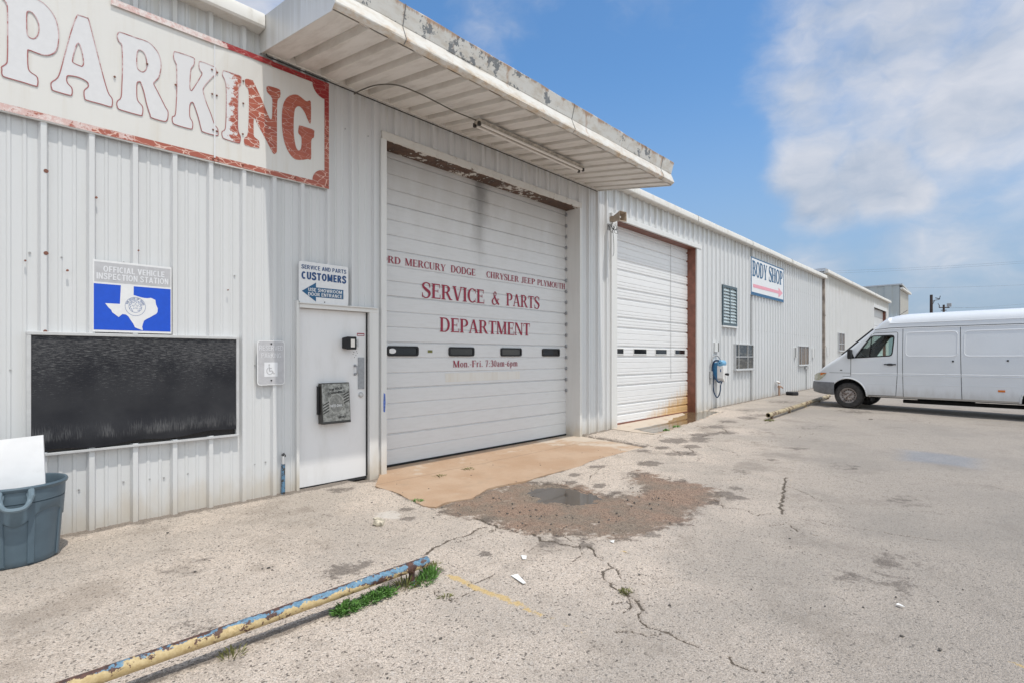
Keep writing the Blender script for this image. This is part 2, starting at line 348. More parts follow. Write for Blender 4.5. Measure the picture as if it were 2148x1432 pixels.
def ground_b(g):
    p = P(g)
    a = g.n('Attribute', attribute_name='mA', out=0); b = g.n('Attribute', attribute_name='mB', out=0)
    ar = g.n('SeparateColor', {0: a}, out=None).outputs; br = g.n('SeparateColor', {0: b}, out=None).outputs
    crack, stain, blot = ar[0], ar[1], ar[2]; yel, blu, whi = br[0], br[1], br[2]
    v1 = g.n('TexVoronoi', {'Vector': p, 'Scale': 190.}, out=None); v2 = g.n('TexVoronoi', {'Vector': p, 'Scale': 85.}, out=None)
    r1 = g.sxyz(v1.outputs[1]); r2 = g.sxyz(v2.outputs[1])
    f = g.noise(p, 105, 5, .75); big = g.noise(p, .55, 5, .6); mid = g.noise(p, 3.2, 6, .65)
    c = g.mix(g.ramp(r1[0], .0, 1.), (.51, .43, .36), (.79, .68, .58))
    c = g.mix(g.ramp(f, .50, .70, 0, .85), c, (.17, .14, .115))
    c = g.mix(g.ramp(r2[1], .86, .90, 0, .55), c, (.70, .63, .56))
    c = g.mix(g.ramp(r2[0], .93, .96, 0, .8), c, (.10, .085, .072))
    c = g.mix(g.ramp(r1[1], .90, .94, 0, .7), c, (.14, .12, .10))
    c = g.mix(g.ramp(big, .42, .64, 0, .75), c, g.mix(.5, c, (.27, .25, .225)))
    pat = g.noise(g.vmath('ADD', p, (11, 3, 0)), 1.1, 7, .68); c = g.mix(g.ramp(pat, .52, .66, 0, .45), c, (.25, .205, .165))
    c = g.mix(g.ramp(mid, .56, .74, 0, .42), c, (.27, .225, .185))
    m2 = g.noise(p, 11, 5, .6); c = g.mix(g.ramp(m2, .55, .75, 0, .32), c, (.25, .21, .18))
    x, y, z = g.sxyz(p)
    # older greyer surfacing far from the building
    gy = g.ramp(g.math('ADD', g.math('MULTIPLY', x, .35), g.math('SUBTRACT', g.math('MULTIPLY', g.math('SUBTRACT', big, .5), 1.5), y)), 4.9, 7.6, 0, .85)
    c = g.mix(gy, c, g.mix(.72, c, (.255, .235, .21)))
    nb = g.noise(p, 7, 9, .75)
    bl = g.ramp(g.math('ADD', blot, g.math('MULTIPLY', g.math('SUBTRACT', nb, .5), 2.2)), .42, .72, 0, .88)
    c = g.mix(bl, c, g.mix(.8, c, g.mix(g.ramp(r1[2], .2, .8), (.07, .058, .05), (.20, .17, .145))))
    st = g.ramp(g.math('ADD', stain, g.math('MULTIPLY', g.math('SUBTRACT', nb, .5), 2.3)), .36, .62)
    wetn = g.noise(g.vmath('ADD', p, (3, 9, 0)), 1.5, 6, .7)
    dirt = g.mix(g.ramp(r1[2], .1, .9), (.11, .066, .045), (.47, .335, .25))
    dirt = g.mix(g.ramp(wetn, .40, .60), dirt, g.mix(g.ramp(r1[0], .1, .9), (.10, .075, .055), (.37, .30, .235)))
    rim = g.math('MULTIPLY', g.ramp(stain, .95, .45), g.ramp(g.noise(p, 3.5, 5, .7), .45, .62))
    dirt = g.mix(g.math('MULTIPLY', rim, .75), dirt, g.mix(g.ramp(r1[1], .3, .9), (.05, .042, .036), (.22, .19, .165)))
    gap = g.ramp(g.noise(g.vmath('ADD', p, (5, 2, 0)), 2.1, 7, .72), .32, .40, .15, 1)
    c = g.mix(g.math('MULTIPLY', st, gap), c, dirt)
    wh = g.ramp(g.math('ADD', whi, g.math('MULTIPLY', g.math('SUBTRACT', nb, .5), 2.6)), .62, .85, 0, .8)
    c = g.mix(wh, c, (.66, .61, .55))
    ey = g.noise(p, 16, 8, .8)
    ye = g.ramp(g.math('ADD', yel, g.math('MULTIPLY', g.math('SUBTRACT', ey, .5), 2.0)), .40, .66, 0, .95)
    c = g.mix(ye, c, g.mix(.25, (.68, .47, .17), c))
    be = g.ramp(g.math('ADD', blu, g.math('MULTIPLY', g.math('SUBTRACT', f, .5), 1.2)), .35, 1.0, 0, .42)
    c = g.mix(be, c, (.17, .25, .36))
    ck = g.ramp(g.math('ADD', crack, g.math('MULTIPLY', g.math('SUBTRACT', g.noise(p, 75, 6, .8), .5), 2.4)), .50, .66, 0, .92)
    c = g.mix(ck, c, g.mix(g.ramp(f, .4, .6), (.06, .045, .035), (.14, .115, .085)))
    wet = g.math('MULTIPLY', st, .2)
    h = g.math('ADD', g.math('MULTIPLY', v1.outputs[0], -.5), g.math('ADD', g.math('MULTIPLY', v2.outputs[0], -.7), g.math('MULTIPLY', f, .8)))
    return pbsdf(g, c, g.math('SUBTRACT', .85, wet), 0, h, .85, .010, spec=.3)
M['ground'] = mat('weathered_asphalt', ground_b)
# ------------------------------------------------------------------ mesh helpers
class MB:
    def __init__(s): s.v = []; s.f = []; s.mi = []; s.cur = 0; s.done = []
    def cut(s): s.done.append((s.v, s.f, s.mi)); s.v = []; s.f = []; s.mi = []; return s   # what follows becomes a further object of the same kind
    def add(s, vs, fs):
        b = len(s.v); s.v += [tuple(p) for p in vs]
        for f in fs: s.f.append([b + i for i in f]); s.mi.append(s.cur)
        return s
    def box(s, x0, x1, y0, y1, z0, z1):
        return s.add([(x0, y0, z0), (x1, y0, z0), (x1, y1, z0), (x0, y1, z0), (x0, y0, z1), (x1, y0, z1), (x1, y1, z1), (x0, y1, z1)],
                     [(0, 3, 2, 1), (4, 5, 6, 7), (0, 1, 5, 4), (1, 2, 6, 5), (2, 3, 7, 6), (3, 0, 4, 7)])
    def quad(s, *p): return s.add(p, [tuple(range(len(p)))])
    def tube(s, pts, r, n=8, cap=True):
        pts = [Vector(p) for p in pts]; rs = r if isinstance(r, (list, tuple)) else [r] * len(pts)
        ref = Vector((0, 0, 1)); rings = []
        for i, p in enumerate(pts):
            d = (pts[min(i + 1, len(pts) - 1)] - pts[max(i - 1, 0)]).normalized()
            q = ref if abs(d.dot(ref)) < .95 else Vector((1, 0, 0))
            a = d.cross(q).normalized(); b = a.cross(d)
            rings.append([p + (a * math.cos(2 * math.pi * k / n) + b * math.sin(2 * math.pi * k / n)) * rs[i] for k in range(n)])
        base = [v for rg in rings for v in rg]; fs = []
        for i in range(len(pts) - 1):
            for k in range(n):
                k2 = (k + 1) % n; fs.append((i * n + k, i * n + k2, (i + 1) * n + k2, (i + 1) * n + k))
        if cap: fs += [tuple(range(n))[::-1], tuple((len(pts) - 1) * n + k for k in range(n))]
        return s.add(base, fs)
    def lathe(s, prof, c=(0, 0, 0), n=32, axis='z'):
        vs = []; fs = []; m = len(prof)
        for k in range(n):
            a = 2 * math.pi * k / n
            for r, h in prof:
                q = (r * math.cos(a), r * math.sin(a), h)
                if axis == 'x': q = (h, q[0], q[1])
                if axis == 'y': q = (q[0], h, q[1])
                vs.append((c[0] + q[0], c[1] + q[1], c[2] + q[2]))
        for k in range(n):
            k2 = (k + 1) % n
            for i in range(m - 1): fs.append((k * m + i, k2 * m + i, k2 * m + i + 1, k * m + i + 1))
        return s.add(vs, fs)
    def prism(s, loops, y0, y1, to=lambda a, b, y: (a, y, b)):
        """fill outline loops (a,b) (first outer, others holes) at y0 (front) and extrude to y1"""
        L = [[Vector((p[0], p[1], 0)) for p in lp] for lp in loops]
        flat = [p for lp in loops for p in lp]
        tris = tessellate_polygon(L); n = len(flat)
        s.add([to(p[0], p[1], y0) for p in flat], [tuple(t) for t in tris])
        if y1 is not None:
            s.add([to(p[0], p[1], y1) for p in flat], [tuple(t)[::-1] for t in tris])
            b = 0
            for lp in loops:
                m = len(lp)
                s.add([to(p[0], p[1], y0) for p in lp] + [to(p[0], p[1], y1) for p in lp], [(i, (i + 1) % m, m + (i + 1) % m, m + i) for i in range(m)])
        return s
    def obj(s, name, mats, parent=None, smooth=False, bevel=0, loc=None):
        if s.done:
            s.cut(); ch = s.done; s.done = []; out = []
            for v, f, mi in ch:
                s.v, s.f, s.mi = v, f, mi; out.append(s.obj(name, mats, parent, smooth, bevel, loc))
            return out[0]
        me = bpy.data.meshes.new(name); me.from_pydata(s.v, [], s.f); me.validate()
        ms = mats if isinstance(mats, (list, tuple)) else [mats]
        for m in ms: me.materials.append(M[m] if isinstance(m, str) else m)
        if len(ms) > 1 and len(me.polygons) == len(s.mi): me.polygons.foreach_set('material_index', s.mi)
        bm = bmesh.new(); bm.from_mesh(me); bmesh.ops.recalc_face_normals(bm, faces=bm.faces); bm.to_mesh(me); bm.free()
        o = bpy.data.objects.new(name, me); COL.objects.link(o)
        if parent is not None: o.parent = parent
        if loc is not None: o.location = loc
        if smooth:
            me.polygons.foreach_set('use_smooth', [True] * len(me.polygons))
            try: me.set_sharp_from_angle(angle=R_(38))
            except Exception: pass
        if bevel:
            b = o.modifiers.new('bevel', 'BEVEL'); b.width = bevel; b.segments = 2; b.limit_method = 'ANGLE'
        return o
def tag(o, label=None, cat=None, group=None, kind=None):
    if label: o['label'] = label
    if cat: o['category'] = cat
    if group: o['group'] = group
    if kind: o['kind'] = kind
    return o
def empty(name, label, cat, loc=(0, 0, 0), rz=0, group=None):
    o = bpy.data.objects.new(name, None); COL.objects.link(o); o.location = loc; o.rotation_euler = (0, 0, rz); o.empty_display_size = .2
    return tag(o, label, cat, group)
def rrect(x0, x1, z0, z1, r, n=5):
    out = []
    for cx, cz, a in ((x1 - r, z1 - r, 0), (x0 + r, z1 - r, 90), (x0 + r, z0 + r, 180), (x1 - r, z0 + r, 270)):
        for k in range(n + 1):
            t = R_(a + 90 * k / n); out.append((cx + r * math.cos(t), cz + r * math.sin(t)))
    return out
def ell(cx, cz, rx, rz, n=28, a0=0): return [(cx + rx * math.cos(a0 + 2 * math.pi * k / n), cz + rz * math.sin(a0 + 2 * math.pi * k / n)) for k in range(n)]
def smooth_pts(pts, n=6):
    P_ = [Vector(p) for p in pts]; out = []
    for i in range(len(P_) - 1):
        a = P_[max(i - 1, 0)]; b = P_[i]; c = P_[i + 1]; d = P_[min(i + 2, len(P_) - 1)]
        for k in range(n):
            t = k / n
            out.append(.5 * ((2 * b) + (c - a) * t + (2 * a - 5 * b + 4 * c - d) * t * t + (3 * b - a - 3 * c + d) * t ** 3))
    return out + [P_[-1]]
# ---- sans text with the built-in font, fitted to a rectangle of a wall plane y = const
_tc = {}
def text_geo(s, bold):
    if (s, bold) in _tc: return _tc[(s, bold)]
    cu = bpy.data.curves.new('lettering', 'FONT'); cu.body = s; cu.offset = bold; cu.resolution_u = 4
    o = bpy.data.objects.new('lettering', cu); COL.objects.link(o)
    me = bpy.data.meshes.new_from_object(o.evaluated_get(bpy.context.evaluated_depsgraph_get()))
    vs = [tuple(v.co) for v in me.vertices]; fs = [tuple(p.vertices) for p in me.polygons]
    bpy.data.objects.remove(o); bpy.data.curves.remove(cu); bpy.data.meshes.remove(me)
    xs = [v[0] for v in vs]; ys = [v[1] for v in vs]
    r = ([((x - min(xs)) / (max(xs) - min(xs)), (y - min(ys)) / (max(ys) - min(ys))) for x, y, z in vs], fs)
    _tc[(s, bold)] = r; return r
def sans_glyph(c, b):
    h = b * .85
    ar = lambda *a: AR(*a, tx=b, ty=h)
    if c == 'A': return DG(b / 2, 0, .36, 1, b) + DG(.72 - b / 2, 0, .36, 1, b) + [rc(.2, .19, .52, .19 + h)], .72
    if c == 'C': return ar(.35, .5, .35, .51, 48, 312), .66
    if c == 'D': return [rc(0, 0, b, 1), rc(b, 1 - h, .33, 1), rc(b, 0, .33, h)] + ar(.31, .5, .35, .5, -90, 90), .66
    if c == 'E': return [rc(0, 0, b, 1), rc(b, 0, .54, h), rc(b, 1 - h, .54, 1), rc(b, .5 - h / 2, .50, .5 + h / 2)], .54
    if c == 'F': return [rc(0, 0, b, 1), rc(b, 1 - h, .52, 1), rc(b, .48 - h / 2, .48, .48 + h / 2)], .52
    if c == 'G': return ar(.35, .5, .35, .51, 48, 320) + [rc(.38, .36, .70, .36 + h), rc(.70 - b, .05, .70, .40)], .70
    if c == 'H': return [rc(0, 0, b, 1), rc(.64 - b, 0, .64, 1), rc(b, .5 - h / 2, .64 - b, .5 + h / 2)], .64
    if c == 'I': return [rc(0, 0, b, 1)], b
    if c == 'K': return [rc(0, 0, b, 1)] + DG(b * .9, .42, .56, 1, b * 1.2) + DG(.60, 0, .28, .58, b * 1.2), .68
    if c == 'L': return [rc(0, 0, b, 1), rc(b, 0, .50, h)], .50
    if c == 'M': return [rc(0, 0, b * .9, 1), rc(.80 - b * .9, 0, .80, 1)] + DG(.40, .08, b * .5, 1, b) + DG(.40, .08, .80 - b * .5, 1, b), .80
    if c == 'N': return [rc(0, 0, b * .9, 1), rc(.64 - b * .9, 0, .64, 1)] + DG(.64 - b * .55, 0, b * .55, 1, b), .64
    if c == 'O': return AR(.37, .5, .37, .51, 0, 360, tx=b, ty=h, n=28), .74
    if c in 'PR': return [rc(0, 0, b, 1), rc(b, 1 - h, .32, 1), rc(b, .43, .32, .43 + h)] + ar(.31, .715, .29, .285, -90, 90) + (DG(.60 - b * .4, 0, .36, .45, b * 1.1) if c == 'R' else []), (.66 if c == 'R' else .60)
    if c == 'S': return VS([(.54, .74), (.46, .90), (.30, .93), (.12, .84), (.13, .66), (.32, .53), (.50, .38), (.50, .17), (.30, .07), (.12, .11), (.06, .27)], [b] * 11), .62
    if c == 'T': return [rc(.31 - b / 2, 0, .31 + b / 2, 1), rc(0, 1 - h, .62, 1)], .62
    if c == 'U': return [rc(0, .3, b, 1), rc(.64 - b, .3, .64, 1)] + ar(.32, .32, .32, .33, 180, 360), .64
    if c == 'V': return DG(.34, 0, b / 2, 1, b) + DG(.34, 0, .68 - b / 2, 1, b), .68
    if c == 'W': return DG(.26, 0, b * .5, 1, b * .9) + DG(.26, 0, .46, 1, b * .8) + DG(.66, 0, .46, 1, b * .8) + DG(.66, 0, .92 - b * .5, 1, b * .9), .92
    if c == 'Y': return DG(.33, .38, b / 2, 1, b) + DG(.33, .38, .66 - b / 2, 1, b) + [rc(.33 - b / 2, 0, .33 + b / 2, .45)], .66
    return [], .34
def sans(mb, s, x0, x1, z0, z1, y, b=.17, track=.11):
    pos = 0; items = []
    for c in s:
        ps, w_ = sans_glyph(c, b); items.append((pos, ps)); pos += w_ + (track if c != ' ' else 0)
    pos -= track; k = 0; sx = (x1 - x0) / pos; sz = z1 - z0
    for p0, ps in items:
        for p in ps:
            k += 1; mb.add([(x0 + (p0 + a) * sx, y - .0002 * (k % 9), z0 + c * sz) for a, c in p], [tuple(range(len(p)))])
    return mb
# ---- roman sign-painter's letters, built stroke by stroke (cap height 1)
T = .17; TH = .068; SF = .06; SE = .07
def rc(x0, y0, x1, y1): return [(x0, y0), (x1, y0), (x1, y1), (x0, y1)]
def ST(x, y0=0., y1=1., b=1, u=1, w_=None, se=SE):
    w_ = T if w_ is None else w_
    o = [rc(x - w_ / 2, y0, x + w_ / 2, y1)]
    if b: o.append(rc(x - w_ / 2 - se, y0, x + w_ / 2 + se, y0 + SF))
    if u: o.append(rc(x - w_ / 2 - se, y1 - SF, x + w_ / 2 + se, y1))
    return o
def DG(x0, y0, x1, y1, w_): return [[(x0 - w_ / 2, y0), (x0 + w_ / 2, y0), (x1 + w_ / 2, y1), (x1 - w_ / 2, y1)]]
def AR(cx, cy, rx, ry, a0, a1, tx=None, ty=None, n=18):
    tx = T if tx is None else tx; ty = TH if ty is None else ty; o = []
    for k in range(n):
        a = R_(a0 + (a1 - a0) * k / n); b = R_(a0 + (a1 - a0) * (k + 1) / n)
        f = lambda t, i: (cx + (rx - (tx if i else 0)) * math.cos(t), cy + (ry - (ty if i else 0)) * math.sin(t))
        o.append([f(a, 0), f(b, 0), f(b, 1), f(a, 1)])
    return o
def VS(pts, ws, n=7):
    c = smooth_pts([(p[0], p[1], w_) for p, w_ in zip(pts, ws)], n); o = []; L = []
    for i, p in enumerate(c):
        d = (c[min(i + 1, len(c) - 1)] - c[max(i - 1, 0)]); d.z = 0; d.normalize()
        L.append(((p.x - d.y * p.z / 2, p.y + d.x * p.z / 2), (p.x + d.y * p.z / 2, p.y - d.x * p.z / 2)))
    for i in range(len(L) - 1): o.append([L[i][0], L[i + 1][0], L[i + 1][1], L[i][1]])
    return o
def serif_glyph(c):
    t = TH
    if c == 'A': return DG(.10, 0, .39, 1, t) + DG(.68, 0, .41, 1, T) + [rc(.19, .30, .58, .345), rc(0, 0, .22, SF), rc(.52, 0, .84, SF)], .84
    if c == 'B': return ST(.16) + [rc(.16, 1 - t, .42, 1), rc(.16, .50, .42, .55), rc(.16, 0, .42, t)] + AR(.40, .76, .27, .24, -90, 90) + AR(.40, .27, .31, .27, -90, 90), .74
    if c == 'C': return AR(.42, .5, .40, .52, 48, 312) + [rc(.66, .66, .70, .98), rc(.66, .02, .69, .30)], .74
    if c == 'D': return ST(.16) + [rc(.16, 1 - t, .40, 1), rc(.16, 0, .40, t)] + AR(.38, .5, .40, .5, -90, 90), .82
    if c == 'E': return ST(.16) + [rc(.16, 1 - t, .62, 1), rc(.16, 0, .66, t), rc(.16, .49, .50, .54), rc(.585, .72, .62, 1), rc(.625, 0, .66, .30), rc(.465, .40, .50, .63)], .70
    if c == 'F': return ST(.16) + [rc(.16, 1 - t, .62, 1), rc(.16, .49, .50, .54), rc(.585, .72, .62, 1), rc(.465, .40, .50, .63)], .66
    if c == 'G': return AR(.42, .5, .40, .52, 48, 330) + [rc(.66, .66, .70, .98), rc(.60, .02, .60 + T, .42), rc(.52, .38, .85, .42)], .84
    if c == 'H': return ST(.16) + ST(.66) + [rc(.16, .49, .66, .54)], .84
    if c == 'I': return ST(.16), .33
    if c == 'J': return ST(.32, .18, 1, b=0) + VS([(.32, .25), (.28, .06), (.12, -.02), (.0, .10)], [T, .13, .07, .17]), .50
    if c == 'L': return ST(.16) + [rc(.16, 0, .64, t), rc(.60, 0, .64, .32)], .66
    if c == 'M': return ST(.10, u=0, w_=t) + [rc(0, 1 - SF, .20, 1)] + DG(.46, 0, .14, 1, T) + DG(.46, 0, .80, 1, t) + ST(.82), 1.0
    if c == 'N': return ST(.10, u=0, w_=t) + [rc(0, 1 - SF, .20, 1)] + DG(.70, 0, .15, 1, T) + ST(.72, b=0, w_=t), .84
    if c == 'O': return AR(.43, .5, .42, .52, 0, 360, n=36), .86
    if c == 'P': return ST(.16) + [rc(.16, 1 - t, .40, 1), rc(.16, .44, .40, .49)] + AR(.38, .72, .30, .28, -90, 90), .70
    if c == 'R': return ST(.16) + [rc(.16, 1 - t, .40, 1), rc(.16, .47, .40, .52)] + AR(.38, .74, .28, .26, -90, 90) + DG(.70, 0, .42, .5, T) + [rc(.62, 0, .84, SF)], .82
    if c == 'S': return VS([(.58, .74), (.50, .95), (.32, 1.0), (.13, .90), (.12, .72), (.30, .55), (.50, .42), (.56, .24), (.44, .04), (.26, 0), (.10, .08), (.05, .28)], [q * T / .17 for q in (.04, .065, .07, .12, .16, .19, .19, .16, .09, .07, .065, .04)]) + [rc(.56, .68, .60, .99), rc(.03, .01, .07, .32)], .66
    if c == 'T': return ST(.36, u=0) + [rc(.03, 1 - t, .69, 1), rc(.03, .72, .065, 1), rc(.655, .72, .69, 1)], .72
    if c == 'U': return ST(.16, .25, 1, b=0) + VS([(.16, .30), (.20, .08), (.42, 0.0), (.62, .10), (.66, .30)], [T, .13, .06, .05, t]) + ST(.66, .28, 1, b=0, w_=t), .80
    if c == 'V': return DG(.40, 0, .13, 1, T) + DG(.42, 0, .70, 1, t) + [rc(0, 1 - SF, .30, 1), rc(.60, 1 - SF, .80, 1)], .80
    if c == 'Y': return ST(.40, 0, .46, u=0) + DG(.40, .42, .13, 1, T) + DG(.42, .42, .70, 1, t) + [rc(0, 1 - SF, .30, 1), rc(.60, 1 - SF, .80, 1)], .80
    if c == '&': return VS([(.80, .02), (.62, .16), (.38, .48), (.24, .76), (.32, .98), (.46, .90), (.44, .72), (.22, .48), (.08, .26), (.14, .05), (.36, 0), (.56, .14), (.70, .42)], [.12, .17, .17, .09, .05, .08, .06, .07, .14, .12, .06, .06, .05]) + [rc(.60, .42, .82, .465)], .86
    if c == 'm': return ST(.12, 0, .66, w_=.12, u=0, se=.05) + ST(.42, 0, .52, w_=.12, u=0, se=.05) + ST(.72, 0, .52, w_=.12, u=0, se=.05) + VS([(.12, .52), (.24, .65), (.38, .62), (.42, .48)], [.05, .06, .11, .12]) + VS([(.42, .52), (.54, .65), (.68, .62), (.72, .48)], [.05, .06, .11, .12]) + [rc(.02, .62, .16, .66)], .84
    if c == 'n': return ST(.12, 0, .66, w_=.12, u=0, se=.05) + ST(.44, 0, .52, w_=.12, u=0, se=.05) + VS([(.12, .52), (.26, .65), (.40, .62), (.44, .48)], [.05, .06, .11, .12]) + [rc(.02, .62, .16, .66)], .56
    if c == 'o': return AR(.26, .33, .25, .34, 0, 360, tx=.12, n=24), .52
    if c == 'r': return ST(.12, 0, .66, w_=.12, u=0, se=.05) + VS([(.12, .48), (.22, .63), (.34, .62)], [.05, .07, .12]) + [rc(.02, .62, .16, .66)], .42
    if c == 'i': return ST(.12, 0, .66, w_=.12, u=0, se=.05) + [rc(.02, .62, .16, .66), ell(.12, .86, .075, .075, 12)], .27
    if c == 'a': return VS([(.06, .50), (.14, .65), (.30, .64), (.36, .48), (.36, .06), (.46, .02)], [.10, .06, .08, .12, .12, .05]) + VS([(.36, .40), (.18, .34), (.08, .18), (.18, 0), (.36, .12)], [.04, .06, .12, .06, .05]), .50
    if c == 'p': return ST(.12, -.30, .66, w_=.12, u=0, se=.05) + AR(.24, .33, .25, .34, -120, 120, tx=.12) + [rc(.02, .62, .16, .66)], .54
    if c == '7': return [rc(.04, .93, .48, 1)] + VS([(.46, .96), (.30, .55), (.22, 0)], [.06, .10, .14]) + [rc(.04, .78, .075, 1)], .52
    if c == '3': return VS([(.06, .84), (.16, .98), (.36, .94), (.38, .70), (.22, .54)], [.10, .06, .12, .13, .05]) + VS([(.22, .54), (.42, .42), (.40, .10), (.18, 0), (.05, .16)], [.05, .13, .13, .06, .11]), .52
    if c == '0': return AR(.25, .5, .24, .51, 0, 360, tx=.12, n=26), .50
    if c == '6': return VS([(.44, .96), (.22, .78), (.10, .42), (.14, .10), (.28, 0)], [.05, .08, .13, .12, .06]) + AR(.26, .28, .22, .29, -100, 170, tx=.11), .52
    if c == '.': return [ell(.10, .07, .075, .075, 12)], .22
    if c == ':': return [ell(.10, .09, .07, .07, 12), ell(.10, .56, .07, .07, 12)], .22
    if c == '-': return [rc(.03, .32, .28, .40)], .32
    return [], .36
def serif(mb, s, x0, x1, z0, z1, y, track=.05, skew=0):
    pos = 0; items = []
    for c in s:
        ps, w_ = serif_glyph(c); items.append((pos, ps)); pos += w_ + (track if c != ' ' else 0)
    pos -= track; k = 0; sx = (x1 - x0) / pos; sz = z1 - z0
    for p0, ps in items:
        for p in ps:
            k += 1; yy = y - .0003 * (k % 12)
            mb.add([(x0 + (p0 + a) * sx, yy, z0 + b * sz) for a, b in p], [tuple(range(len(p)))])
    return mb
# corrugated sheet: ribs every .3235 m, two flat stiffeners between
PITCH = .3235
def rib_profile(x0, x1, pitch=PITCH, off=.545, d=.046):
    xs = [(x0, None)]; out = []
    k = math.floor((x0 - off) / pitch) - 1
    pts = []
    while off + k * pitch < x1 + pitch:
        c = off + k * pitch
        pts += [(c - .036, 0), (c - .019, d), (c + .019, d), (c + .036, 0)]
        for m in (.34, .64):
            q = c + pitch * m
            pts += [(q - .018, 0), (q - .009, .008), (q + .009, .008), (q + .018, 0)]
        k += 1
    pts.sort()
    def h(x):
        for (a, ha), (b, hb) in zip(pts, pts[1:]):
            if a <= x <= b: return ha + (hb - ha) * (x - a) / max(1e-6, b - a)
        return 0
    out = [(x0, h(x0))] + [p for p in pts if x0 < p[0] < x1] + [(x1, h(x1))]
    return out
def sheet(mb, x0, x1, z0, z1, y=0., pitch=PITCH, off=.545, zsub=None):
    pr = rib_profile(x0, x1, pitch, off); n = len(pr)
    zs = [z0, z1] if not zsub else list(np.linspace(z0, z1, zsub))
    vs = [(x, y - h, z) for z in zs for x, h in pr]
    fs = [(r * n + i, r * n + i + 1, (r + 1) * n + i + 1, (r + 1) * n + i) for r in range(len(zs) - 1) for i in range(n - 1)]
    mb.add(vs, fs)

